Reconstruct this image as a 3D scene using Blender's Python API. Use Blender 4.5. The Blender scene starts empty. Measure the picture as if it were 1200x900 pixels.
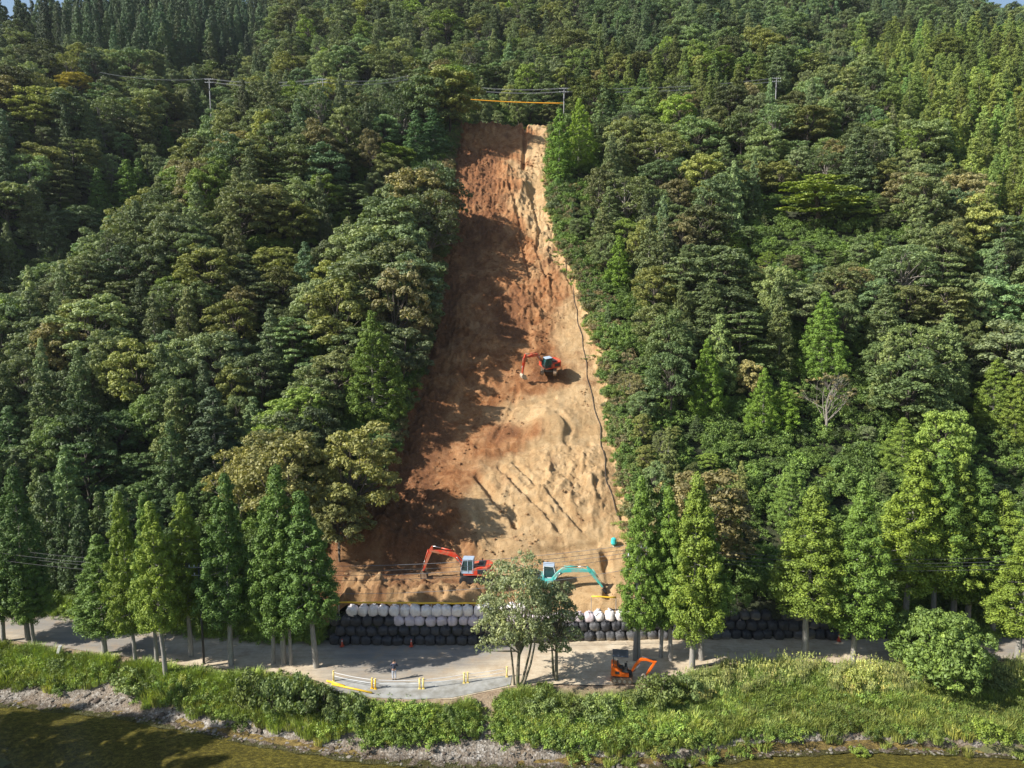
import bpy, bmesh, math, random
import numpy as np
from mathutils import Vector, Matrix, Euler
C = bpy.context
SC = C.scene
COL = SC.collection
rnd = random.Random(11)
R = math.radians

# ------------------------------------------------------------------ camera, light, exposure
CAMZ, PITCH, FPX = 34.0, R(7.0), 857.0
cam_d = bpy.data.cameras.new('camera'); cam = bpy.data.objects.new('camera', cam_d); COL.objects.link(cam)
cam.location = (0, 0, CAMZ); cam.rotation_euler = (R(90) - PITCH, 0, 0)
cam_d.sensor_width = 36.0; cam_d.lens = 36.0 * FPX / 1200.0
cam_d.clip_start = 0.5; cam_d.clip_end = 5000.0
SC.camera = cam
SUN_EL, SUN_AZ = R(37), R(19)          # elevation; heading of the light away from +X towards +Y
w = bpy.data.worlds.new('World'); SC.world = w; w.use_nodes = True
nt = w.node_tree; bgn = nt.nodes['Background']
sky = nt.nodes.new('ShaderNodeTexSky'); sky.sky_type = 'NISHITA'; sky.sun_disc = False
to_sun = Vector((-math.cos(SUN_EL) * math.cos(SUN_AZ), -math.cos(SUN_EL) * math.sin(SUN_AZ), math.sin(SUN_EL)))
sky.sun_elevation = SUN_EL; sky.sun_rotation = math.atan2(to_sun.x, to_sun.y)
sky.air_density = 1.2; sky.dust_density = 0.8
nt.links.new(sky.outputs[0], bgn.inputs[0]); bgn.inputs[1].default_value = 0.078
sd = bpy.data.lights.new('sun', 'SUN'); so = bpy.data.objects.new('sun', sd); COL.objects.link(so)
sd.energy = 4.8; sd.angle = R(0.6); sd.color = (1.0, 0.945, 0.86)
so.rotation_euler = (-to_sun).to_track_quat('-Z', 'Y').to_euler(); so.location = (-60, -20, 120)
SC.view_settings.view_transform = 'Standard'; SC.view_settings.look = 'None'
SC.view_settings.exposure = 0.84; SC.view_settings.gamma = 1.0
cy = SC.cycles
cy.max_bounces = 6; cy.diffuse_bounces = 3; cy.glossy_bounces = 2; cy.transmission_bounces = 3; cy.transparent_max_bounces = 8
cy.volume_bounces = 0; cy.caustics_reflective = False; cy.caustics_refractive = False
cy.use_denoising = True; cy.denoising_prefilter = 'ACCURATE'

# ------------------------------------------------------------------ numpy value noise
def _hash(ix, iy, seed):
    n = (ix.astype(np.int64) * 374761393 + iy.astype(np.int64) * 668265263 + seed * 1442695041) & 0xffffffff
    n = ((n ^ (n >> 13)) * 1274126177) & 0xffffffff
    n = (n ^ (n >> 16)) & 0xffffffff
    return n.astype(np.float64) / 4294967295.0
def vnoise(x, y, seed=0):
    x = np.asarray(x, float); y = np.asarray(y, float)
    ix = np.floor(x); iy = np.floor(y); fx = x - ix; fy = y - iy
    fx = fx * fx * (3 - 2 * fx); fy = fy * fy * (3 - 2 * fy)
    a = _hash(ix, iy, seed); b = _hash(ix + 1, iy, seed); c = _hash(ix, iy + 1, seed); d = _hash(ix + 1, iy + 1, seed)
    return (a * (1 - fx) + b * fx) * (1 - fy) + (c * (1 - fx) + d * fx) * fy * 1.0
def fbm(x, y, octv=4, seed=0):
    s = 0; a = 0.5; t = 0
    for k in range(octv):
        s = s + a * (vnoise(x * 2 ** k + 17.3 * k, y * 2 ** k - 9.1 * k, seed + k) - 0.5) * 2; t += a; a *= 0.5
    return s / t
def sst(a, b, x):
    t = np.clip((np.asarray(x, float) - a) / (b - a), 0, 1); return t * t * (3 - 2 * t)

# ------------------------------------------------------------------ measuring: a pixel of the 1200x900 photograph <-> the place
cp, sp = math.cos(PITCH), math.sin(PITCH)
def ray(px, py):
    u = (px - 600) / FPX; v = (py - 450) / FPX
    return np.array([u, cp - v * sp, -sp - v * cp])
def at_z(px, py, z):
    r = ray(px, py); t = (z - CAMZ) / r[2]; return r[0] * t, r[1] * t
def to_px(x, y, z):
    f = y * cp - (z - CAMZ) * sp; up = y * sp + (z - CAMZ) * cp
    return 600 + FPX * x / f, 450 - FPX * up / f, f
def curve_z(pts, z):
    q = np.array([at_z(a, b, z) for a, b in pts]); o = np.argsort(q[:, 0]); q = q[o]
    def f(x):
        return np.interp(x, q[:, 0], q[:, 1])
    return f
WATER = -2.6
y_water = curve_z([(-500, 775), (-200, 800), (0, 821), (100, 829), (200, 845), (300, 866), (400, 881), (520, 893), (600, 894), (700, 893), (760, 893), (820, 888), (900, 879), (1000, 874), (1100, 877), (1200, 882), (1500, 890), (1900, 880)], WATER)
y_gravel = curve_z([(-500, 755), (-200, 780), (0, 800), (100, 806), (180, 822), (260, 842), (330, 858), (400, 862), (470, 866), (560, 862), (620, 876), (700, 884), (800, 884), (860, 872), (940, 864), (1020, 864), (1100, 870), (1200, 874), (1500, 884), (1900, 870)], -2.0)
y_near = curve_z([(-500, 715), (-200, 735), (0, 748), (60, 757), (140, 768), (210, 779), (300, 787), (350, 790), (380, 801), (440, 818), (530, 819), (600, 804), (640, 801), (700, 803), (780, 798), (832, 779), (920, 775), (1025, 778), (1144, 773), (1200, 773), (1500, 776), (1900, 765)], 0.0)
y_far = curve_z([(-500, 690), (-200, 703), (0, 716), (100, 726), (210, 742), (300, 752), (400, 757), (548, 757), (700, 752), (800, 750), (1000, 750), (1200, 745), (1500, 742), (1900, 735)], 0.0)

# ------------------------------------------------------------------ terrain heights
GY = np.array([0, 69.0, 70.4, 71.6, 79.0, 88, 98, 107, 122, 140, 160, 176, 180, 189, 200, 220, 245, 280, 320, 370, 430, 470])
GZ = np.array([0, 0, 2.0, 3.3, 3.9, 10.3, 16.0, 22.0, 32.5, 45.0, 60.0, 71.5, 73, 73.0, 80, 93, 109, 131, 154, 180, 205, 210])
def G(y): return np.interp(y, GY, GZ)
_ey = [(148, 545, 652), (200, 524, 645), (250, 520, 648), (300, 515, 662), (350, 508, 688), (400, 498, 700), (450, 486, 712), (500, 470, 722), (550, 450, 732), (600, 425, 740), (650, 372, 748), (690, 335, 752), (709, 325, 755)]
def hit_G(px, py):
    r = ray(px, py); ts = np.linspace(60, 480, 6000); X = r[0] * ts; Y = r[1] * ts; Z = CAMZ + r[2] * ts
    g = G(Y) - Z; i = int(np.argmax(g > 0)); return X[i], Y[i]
_L = np.array([hit_G(a, yy) for yy, a, b in _ey]); _R = np.array([hit_G(b, yy) for yy, a, b in _ey])
_L = _L[np.argsort(_L[:, 1])]; _R = _R[np.argsort(_R[:, 1])]
def scar_edges(y):
    return np.interp(y, _L[:, 1], _L[:, 0]), np.interp(y, _R[:, 1], _R[:, 0])
def scar_mask(x, y, grow=0.0):
    l, r = scar_edges(y)
    wob = fbm(np.asarray(y) * .22, np.asarray(x) * .05, 3, 5) * 1.2
    m = sst(-0.8, 1.2, x - l + wob + grow) * sst(-0.8, 1.2, r - x + wob + grow)
    return m * sst(69.0, 70.5, y) * (1 - sst(180.0, 181.5, y))
def gully_x(y): return np.interp(y, [90, 110, 150, 200, 300, 460], [-98, -93, -84, -80, -100, -150])
def ridge_cap(x): return np.interp(x, [-500, -300, -215, -150, 0, 150, 230, 330, 600], [140, 151, 172, 196, 205, 200, 184, 186, 180])
def terrain(x, y, scar=True):
    x = np.asarray(x, float); y = np.asarray(y, float)
    yw, yg, yn, yf = y_water(x), y_gravel(x), y_near(x), y_far(x)
    # river bed, gravel, bank
    z = np.where(y < yw, WATER - np.minimum((yw - y) * 0.10, 1.1) - np.clip((yw - y - 4.5) * 0.55 * sst(12, 36, -x), 0, 3.4), 0.0)
    t = np.clip((y - yw) / np.maximum(yg - yw, .3), 0, 1); z = np.where((y >= yw) & (y < yg), WATER + t * 0.6, z)
    t = np.clip((y - yg) / np.maximum(yn - 0.5 - yg, .3), 0, 1)
    zb = -2.0 + 1.95 * (t ** 0.85); z = np.where(y >= yg, zb, z)
    bankn = fbm(x * .35, y * .5, 3, 3) * 0.22 * ((y >= yg) & (y < yn - .6))
    z = z + bankn
    z = np.where(y >= yn - 0.5, 0.0, z)
    # hill
    s = y - yf
    bag = sst(-19, -16.5, x) * (1 - sst(38.0, 43.0, x))
    yy = y - (yf - 69.2) * (1 - sst(72, 120, y))
    side = 1 - .42 * sst(105, 215, -x) - .25 * sst(130, 260, x)
    gb = G(yy); gb = np.where(yy > 189, 73 + (gb - 73) * side, gb)
    plain = np.interp(yy, [0, 69.5, 74, 88, 98, 107], [0, 0, 2.2, 10.8, 16.5, 22.0]); plain = np.where(yy > 107, gb, plain)
    h = bag * gb + (1 - bag) * plain
    h = np.where(s > 0.1, h, 0)
    n = fbm(x * .045, y * .045, 4, 9) * 5.0 * sst(74, 110, yy)
    up = sst(95, 135, y)
    gd = (x - gully_x(y)); flat = 1 - np.exp(-((y - 184) / 5.0) ** 2) * np.exp(-(x / 70.0) ** 4)
    h2 = h + (n - 15 * np.exp(-(gd / 15.0) ** 2) * up + 5.5 * np.exp(-((x + 48) / 17.0) ** 2) * sst(85, 120, y) * (1 - sst(160, 178, y))
              + 7 * sst(20, 60, -gd) * up + 5 * np.exp(-((x - 62) / 22.0) ** 2) * sst(90, 130, y)) * flat
    cap = ridge_cap(x * 400.0 / np.maximum(y, 200)); h2 = np.minimum(h2, cap) - np.clip(y - 430, 0, 999) * 0.4 * (y > 430)
    m = scar_mask(x, y)
    l, r = scar_edges(y)
    base_s = h + n * .25 * sst(80, 110, y) * (1 - sst(168, 178, y))
    near_s = np.exp(-(np.maximum(np.maximum(l - x, x - r), 0) / 7.0) ** 2) * sst(72, 80, y) * (1 - sst(176, 182, y))
    h2 = h2 * (1 - near_s) + (base_s + 0.9) * near_s
    if scar:
        h2 = h2 * (1 - m) + (base_s - 1.4 * sst(74, 84, y) * (1 - sst(168, 179, y))) * m
    z = np.where(s > 0.0, h2, z)
    return z
def hit(px, py, scar=True):
    r = ray(px, py); ts = np.linspace(50, 520, 5200); X = r[0] * ts; Y = r[1] * ts; Z = CAMZ + r[2] * ts
    g = terrain(X, Y, scar) - Z
    i = int(np.argmax(g > 0)) if (g > 0).any() else len(ts) - 1
    return float(X[i]), float(Y[i]), float(terrain(X[i], Y[i], scar))
def Z1(x, y): return float(terrain(x, y))

# ------------------------------------------------------------------ materials
def mat(name): 
    m = bpy.data.materials.new(name); m.use_nodes = True; t = m.node_tree
    return m, t, t.nodes, t.links, t.nodes['Principled BSDF']
def N(t, kind, **kw):
    n = t.nodes.new(kind)
    for k, v in kw.items():
        if k in n.inputs.keys(): n.inputs[k].default_value = v
        else: setattr(n, k, v)
    return n
def noise(t, scale, detail=6, rough=.6, vec=None, dist=0.0):
    n = N(t, 'ShaderNodeTexNoise'); n.inputs['Scale'].default_value = scale; n.inputs['Detail'].default_value = detail
    n.inputs['Roughness'].default_value = rough; n.inputs['Distortion'].default_value = dist
    if vec is not None: t.links.new(vec, n.inputs['Vector'])
    return n.outputs['Fac']
def ramp(t, fac, stops):
    r = N(t, 'ShaderNodeValToRGB'); e = r.color_ramp.elements
    while len(e) < len(stops): e.new(0.5)
    for k, (p, c) in enumerate(stops):
        e[k].position = p; e[k].color = (c[0], c[1], c[2], 1) if not isinstance(c, (int, float)) else (c, c, c, 1)
    t.links.new(fac, r.inputs[0]); return r.outputs[0]
def mix(t, fac, a, b, mode='MIX'):
    m = N(t, 'ShaderNodeMix'); m.data_type = 'RGBA'; m.blend_type = mode
    for s, v in ((0, fac), (6, a), (7, b)):
        if isinstance(v, (int, float)): m.inputs[s].default_value = v
        elif isinstance(v, tuple): m.inputs[s].default_value = (*v, 1)
        else: t.links.new(v, m.inputs[s])
    return m.outputs[2]
def bump(t, h, strength=.5, dist=.1):
    b = N(t, 'ShaderNodeBump'); b.inputs['Strength'].default_value = strength; b.inputs['Distance'].default_value = dist
    t.links.new(h, b.inputs['Height']); return b.outputs[0]
def pos(t): return N(t, 'ShaderNodeNewGeometry').outputs['Position']
def attr(t, name, typ='GEOMETRY'):
    a = N(t, 'ShaderNodeAttribute'); a.attribute_name = name; a.attribute_type = typ; return a

def simple(name, col, rough=.6, metal=0.0, var=.12, scale=3.0, dirt=None, bmp=0.0):
    m, t, nd, lk, p = mat(name)
    f = noise(t, scale, 6, .65, pos(t))
    a = tuple(c * (1 - var) for c in col); b = tuple(min(1, c * (1 + var)) for c in col)
    c = ramp(t, f, [(.3, a), (.7, b)])
    if dirt:
        c = mix(t, ramp(t, noise(t, scale * .6, 8, .7, pos(t)), [(.44, 0.0), (.62, .8)]), c, dirt)
    lk.new(c, p.inputs['Base Color']); p.inputs['Roughness'].default_value = rough; p.inputs['Metallic'].default_value = metal
    if bmp: lk.new(bump(t, noise(t, scale * 6, 4, .6, pos(t)), bmp, .03), p.inputs['Normal'])
    return m

def leaf_mat(name, trans=.28, rough=.55, hue=1.0):
    """foliage colour = tint of the tree x leaf to leaf and spray to spray variation"""
    m, t, nd, lk, p = mat(name)
    tint = attr(t, 'tint', 'INSTANCER').outputs['Color']
    v = attr(t, 'leafvar').outputs['Fac']
    info = N(t, 'ShaderNodeObjectInfo').outputs['Random']
    c = mix(t, 1.0, tint, ramp(t, v, [(0.0, (.58, .62, .66)), (.5, (1.0, 1.0, 1.0)), (1.0, (1.55, 1.42, 1.05))]), 'MULTIPLY')
    c = mix(t, 1.0, c, ramp(t, info, [(0, (.86, .86, .93)), (1, (1.14, 1.10, 1.0))]), 'MULTIPLY')
    c = mix(t, 1.0, c, (hue * 1.08, hue * 1.05, hue * .90), 'MULTIPLY')
    lk.new(c, p.inputs['Base Color']); p.inputs['Roughness'].default_value = rough
    p.inputs['Specular IOR Level'].default_value = .35
    tr = N(t, 'ShaderNodeBsdfTranslucent'); lk.new(mix(t, 1.0, c, (1.25, 1.35, .55), 'MULTIPLY'), tr.inputs[0])
    ms = N(t, 'ShaderNodeMixShader'); ms.inputs[0].default_value = trans
    lk.new(p.outputs[0], ms.inputs[1]); lk.new(tr.outputs[0], ms.inputs[2])
    lk.new(ms.outputs[0], nd['Material Output'].inputs['Surface'])
    return m
M_LEAF = leaf_mat('foliage', trans=.22, hue=2.1); M_NEEDLE = leaf_mat('cedar_foliage', .12, .6, hue=1.9)
def bark(name, a, b, moss=None):
    m, t, nd, lk, p = mat(name)
    tc = N(t, 'ShaderNodeTexCoord').outputs['Object']; mp = N(t, 'ShaderNodeMapping'); mp.inputs['Scale'].default_value = (6, 6, .8); lk.new(tc, mp.inputs[0])
    f = noise(t, 2.0, 6, .7, mp.outputs[0]); c = ramp(t, f, [(.3, a), (.7, b)])
    if moss: c = mix(t, ramp(t, noise(t, .6, 4, .6, pos(t)), [(.5, 0.0), (.65, .8)]), c, moss)
    lk.new(c, p.inputs['Base Color']); p.inputs['Roughness'].default_value = .9
    lk.new(bump(t, f, .5, .04), p.inputs['Normal']); return m
M_BARK = bark('cedar_bark', (.16, .15, .13), (.36, .34, .31)); M_BARKB = bark('broadleaf_bark', (.06, .05, .04), (.13, .11, .09))
M_BARKG = bark('mossy_bark', (.10, .09, .06), (.2, .18, .13), (.07, .10, .02)); M_BARKP = bark('pale_bark', (.17, .15, .13), (.29, .26, .23))

# hillside forest floor
m, t, nd, lk, p = mat('forest_floor'); M_FLOOR = m
f = noise(t, .5, 8, .7, pos(t)); c = ramp(t, f, [(.3, (.018, .022, .010)), (.5, (.035, .042, .018)), (.62, (.05, .065, .022)), (.75, (.075, .055, .032))])
lk.new(c, p.inputs['Base Color']); p.inputs['Roughness'].default_value = 1.0
lk.new(bump(t, noise(t, 2.5, 6, .7, pos(t)), .9, .4), p.inputs['Normal'])
# bare earth
m, t, nd, lk, p = mat('bare_earth'); M_EARTH = m
P = pos(t); pale = attr(t, 'pale').outputs['Fac']; dark = attr(t, 'loose').outputs['Fac']
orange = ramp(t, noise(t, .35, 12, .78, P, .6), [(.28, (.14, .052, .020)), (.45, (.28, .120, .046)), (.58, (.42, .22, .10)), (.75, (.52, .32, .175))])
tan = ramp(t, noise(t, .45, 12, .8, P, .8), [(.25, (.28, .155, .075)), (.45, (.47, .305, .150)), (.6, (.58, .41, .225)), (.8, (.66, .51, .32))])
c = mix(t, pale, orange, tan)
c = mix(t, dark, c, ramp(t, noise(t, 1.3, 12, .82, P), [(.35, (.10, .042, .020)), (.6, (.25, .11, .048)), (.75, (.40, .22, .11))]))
c = mix(t, ramp(t, noise(t, 3.2, 10, .85, P), [(.53, 0.0), (.66, .7)]), c, mix(t, 1.0, c, (.38, .33, .30), 'MULTIPLY'))
c = mix(t, ramp(t, noise(t, 4.5, 8, .85, P, .4), [(.34, .5), (.44, 0.0)]), c, (.62, .50, .36))
lk.new(c, p.inputs['Base Color']); p.inputs['Roughness'].default_value = .95; p.inputs['Specular IOR Level'].default_value = .2
hgt = mix(t, .5, noise(t, 1.8, 12, .8, P), noise(t, 6.0, 8, .8, P))
lk.new(bump(t, hgt, 1.0, .45), p.inputs['Normal'])
# river bank soil
m, t, nd, lk, p = mat('bank_soil'); M_BANK = m
P = pos(t); c = ramp(t, noise(t, .7, 8, .7, P), [(.3, (.08, .09, .035)), (.5, (.14, .14, .055)), (.62, (.22, .18, .09)), (.78, (.34, .25, .16))])
c = mix(t, attr(t, 'bare').outputs['Fac'], c, ramp(t, noise(t, 1.6, 8, .75, P), [(.35, (.20, .135, .08)), (.55, (.36, .27, .18)), (.7, (.46, .37, .27))]))
lk.new(c, p.inputs['Base Color']); p.inputs['Roughness'].default_value = 1; lk.new(bump(t, noise(t, 6, 6, .7, P), .8, .15), p.inputs['Normal'])
# gravel
m, t, nd, lk, p = mat('river_gravel'); M_GRAVEL = m
P = pos(t); vo = N(t, 'ShaderNodeTexVoronoi'); vo.inputs['Scale'].default_value = 5.5; lk.new(P, vo.inputs['Vector'])
vs = N(t, 'ShaderNodeSeparateColor'); lk.new(vo.outputs['Color'], vs.inputs[0])
c = ramp(t, vs.outputs[0], [(0, (.09, .075, .06)), (.4, (.17, .150, .125)), (.75, (.25, .225, .195)), (1, (.36, .34, .31))])
c = mix(t, ramp(t, noise(t, .5, 5, .6, P), [(.35, .7), (.6, 0.0)]), c, (.17, .12, .075))
c = mix(t, attr(t, 'wet').outputs['Fac'], c, mix(t, 1.0, c, (.45, .4, .33), 'MULTIPLY'))
lk.new(c, p.inputs['Base Color']); p.inputs['Roughness'].default_value = .9; lk.new(bump(t, vo.outputs['Distance'], .9, .08), p.inputs['Normal'])
# river bed
m, t, nd, lk, p = mat('river_bed'); M_BED = m
P = pos(t); depth = attr(t, 'depth').outputs['Fac']
mp = N(t, 'ShaderNodeMapping'); mp.inputs['Scale'].default_value = (1.0, 2.2, 1.0); mp.inputs['Rotation'].default_value = (0, 0, R(-18)); lk.new(P, mp.inputs[0])
c = ramp(t, noise(t, 2.2, 8, .78, mp.outputs[0], .5), [(.30, (.030, .019, .005)), (.46, (.095, .065, .016)), (.58, (.22, .155, .04)), (.70, (.48, .36, .12))])
c = mix(t, ramp(t, depth, [(.45, 0.0), (.9, 1.0)]), c, ramp(t, noise(t, .5, 4, .6, P), [(.3, (.005, .028, .018)), (.7, (.016, .060, .040))]))
lk.new(c, p.inputs['Base Color']); p.inputs['Roughness'].default_value = .9; lk.new(bump(t, noise(t, 4, 6, .7, mp.outputs[0]), .8, .2), p.inputs['Normal'])
# water
m, t, nd, lk, p = mat('river_water'); M_WATER = m
P = pos(t); mp = N(t, 'ShaderNodeMapping'); mp.inputs['Scale'].default_value = (1.0, 2.6, 1.0); mp.inputs['Rotation'].default_value = (0, 0, R(-12)); lk.new(P, mp.inputs[0])
bn = bump(t, mix(t, .4, noise(t, 2.6, 5, .6, mp.outputs[0]), noise(t, .8, 3, .5, mp.outputs[0])), .35, .12)
gl = N(t, 'ShaderNodeBsdfGlossy'); gl.inputs['Roughness'].default_value = .06; lk.new(bn, gl.inputs['Normal'])
tr = N(t, 'ShaderNodeBsdfTransparent'); tr.inputs[0].default_value = (.78, .84, .66, 1)
lw = N(t, 'ShaderNodeLayerWeight'); lk.new(bn, lw.inputs['Normal']); pw = N(t, 'ShaderNodeMath', operation='POWER'); lk.new(lw.outputs['Facing'], pw.inputs[0]); pw.inputs[1].default_value = 4.0; fr = N(t, 'ShaderNodeMath', operation='ADD'); lk.new(pw.outputs[0], fr.inputs[0]); fr.inputs[1].default_value = .02
ms = N(t, 'ShaderNodeMixShader'); lk.new(fr.outputs[0], ms.inputs[0]); lk.new(tr.outputs[0], ms.inputs[1]); lk.new(gl.outputs[0], ms.inputs[2])
lk.new(ms.outputs[0], nd['Material Output'].inputs['Surface'])
# road
m, t, nd, lk, p = mat('dusty_asphalt'); M_ROAD = m
P = pos(t); mp = N(t, 'ShaderNodeMapping'); mp.inputs['Scale'].default_value = (.12, 1.0, 1.0); lk.new(P, mp.inputs[0])
dust = attr(t, 'dust').outputs['Fac']
asp = ramp(t, noise(t, 1.2, 6, .7, mp.outputs[0]), [(.3, (.15, .145, .14)), (.7, (.23, .22, .205))])
snd = ramp(t, noise(t, .6, 8, .75, P), [(.3, (.40, .31, .21)), (.55, (.56, .47, .34)), (.75, (.66, .58, .45))])
nz = noise(t, .35, 6, .7, mp.outputs[0]); ad = N(t, 'ShaderNodeMath', operation='ADD'); lk.new(nz, ad.inputs[0]); lk.new(dust, ad.inputs[1])
c = mix(t, ramp(t, ad.outputs[0], [(.55, .12), (1.0, 1.0)]), asp, snd)
c = mix(t, ramp(t, noise(t, 4.0, 6, .8, mp.outputs[0]), [(.52, 0.0), (.70, .5)]), c, (.10, .085, .065))
c = mix(t, ramp(t, noise(t, .5, 8, .75, P), [(.50, 0.0), (.62, .55)]), c, (.34, .25, .16))
lk.new(c, p.inputs['Base Color']); p.inputs['Roughness'].default_value = .92; lk.new(bump(t, noise(t, 14, 5, .7, P), .3, .03), p.inputs['Normal'])
M_CONC = simple('weathered_concrete', (.33, .33, .31), .85, 0, .18, 1.2, (.2, .19, .16), .2)

M_RED = simple('red_excavator_paint', (.60, .045, .018), .42, 0, .12, 2, (.36, .22, .13))
M_ORANGE = simple('orange_excavator_paint', (.75, .10, .012), .42, 0, .1, 2, (.40, .20, .09))
M_ORANGEB = simple('bright_orange_paint', (.80, .14, .010), .38, 0, .08, 2)
M_TEAL = simple('turquoise_excavator_paint', (.055, .46, .42), .42, 0, .1, 2, (.35, .38, .32))
M_PALEB = simple('pale_blue_grey_paint', (.36, .45, .56), .5, 0, .1, 2)
M_WHITE = simple('white_paint', (.74, .76, .78), .5, 0, .08, 2)
M_BLACK = simple('black_rubber', (.028, .028, .03), .7, 0, .2, 4)
M_DARKM = simple('dark_steel', (.05, .052, .058), .5, .4, .2, 4)
M_MUDDY = simple('muddy_steel', (.19, .13, .085), .85, 0, .3, 5, (.36, .25, .16))
M_DUSTYS = simple('dusty_bucket_steel', (.44, .37, .28), .8, 0, .2, 5)
M_CHROME = simple('chromed_rod', (.6, .6, .62), .25, .9, .05, 5)
M_GLASS = simple('tinted_glass', (.035, .07, .075), .12, 0, .2, 2)
M_GALV = simple('galvanised_steel', (.42, .43, .44), .5, .5, .12, 3)
M_POLE = simple('concrete_pole', (.26, .26, .27), .8, 0, .12, 2)
M_WIRE = simple('power_wire', (.06, .06, .065), .6, 0, .1, 2)
M_WIREP = simple('pale_wire', (.17, .175, .19), .55, 0, .1, 2)
M_YEL = simple('yellow_plastic', (.80, .50, .03), .45, 0, .08, 2)
M_YELO = simple('orange_yellow_sleeve', (.82, .36, .01), .45, 0, .08, 2)
M_CONE = simple('cone_red_plastic', (.65, .11, .06), .5, 0, .1, 4)
M_CREAM = simple('cream_yellow_paint', (.78, .62, .22), .5, 0, .1, 4)
M_TARP = simple('turquoise_sheet', (.05, .50, .50), .45, 0, .18, 6)
M_ROCK = simple('river_rock', (.21, .19, .165), .9, 0, .3, 2.5, (.14, .11, .08), .6)
M_HOSE = simple('black_hose', (.06, .045, .035), .7, 0, .2, 4)
def bag_mat(name, col, stain):
    m, t, nd, lk, p = mat(name); P = pos(t)
    tc = N(t, 'ShaderNodeTexCoord').outputs['Object']
    sx = N(t, 'ShaderNodeSeparateXYZ'); lk.new(tc, sx.inputs[0])
    c = ramp(t, noise(t, 2.2, 7, .7, P), [(.3, tuple(v * .75 for v in col)), (.7, tuple(min(1, v * 1.2) for v in col))])
    ad = N(t, 'ShaderNodeMath', operation='ADD'); lk.new(noise(t, 1.3, 6, .7, P), ad.inputs[0]); lk.new(sx.outputs[2], ad.inputs[1])
    c = mix(t, ramp(t, ad.outputs[0], [(.50, .65), (.95, 0.0)]), c, stain)
    lk.new(c, p.inputs['Base Color']); p.inputs['Roughness'].default_value = .6; lk.new(bump(t, noise(t, 5, 5, .7, P), .6, .08), p.inputs['Normal']); return m
M_BAGB = bag_mat('black_woven_bag', (.035, .036, .042), (.085, .072, .055)); M_BAGD = bag_mat('dusty_black_bag', (.085, .085, .09), (.36, .29, .18))
M_BAGW = bag_mat('white_woven_bag', (.88, .80, .78), (.74, .62, .54)); M_BAGP = bag_mat('pale_pink_woven_bag', (.58, .50, .53), (.48, .40, .38))

# ------------------------------------------------------------------ object helpers
def mesh_from(name, V, F, mats=(), smooth=False, uv=None):
    me = bpy.data.meshes.new(name); me.from_pydata([tuple(v) for v in V], [], F); me.update()
    for m_ in mats: me.materials.append(m_)
    if smooth: me.shade_smooth()
    return me
def np_mesh(name, V, Fq, mats=(), smooth=False, attrs=None, midx=None):
    me = bpy.data.meshes.new(name); V = np.asarray(V, np.float32); Fq = np.asarray(Fq, np.int32); k = Fq.shape[1]
    me.vertices.add(len(V)); me.vertices.foreach_set('co', V.ravel())
    me.loops.add(Fq.size); me.loops.foreach_set('vertex_index', Fq.ravel())
    me.polygons.add(len(Fq)); me.polygons.foreach_set('loop_start', np.arange(0, Fq.size, k, dtype=np.int32))
    if midx is not None: me.polygons.foreach_set('material_index', np.asarray(midx, np.int32))
    me.update(calc_edges=True)
    for m_ in mats: me.materials.append(m_)
    for a, v in (attrs or {}).items():
        at = me.attributes.new(a, 'FLOAT', 'POINT'); at.data.foreach_set('value', np.asarray(v, np.float32).ravel())
    if smooth: me.shade_smooth()
    return me
def link(name, me, parent=None, loc=None, rot=None):
    o = bpy.data.objects.new(name, me); COL.objects.link(o)
    if parent is not None: o.parent = parent
    if loc is not None: o.location = loc
    if rot is not None: o.rotation_euler = rot
    return o
def tag(o, label=None, cat=None, group=None, kind=None):
    if label: o['label'] = label
    if cat: o['category'] = cat
    if group: o['group'] = group
    if kind: o['kind'] = kind
    return o
def thing(name, label, cat, loc=(0, 0, 0), rz=0, group=None):
    return tag(link(name, None, None, loc, (0, 0, rz)), label, cat, group)
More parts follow.
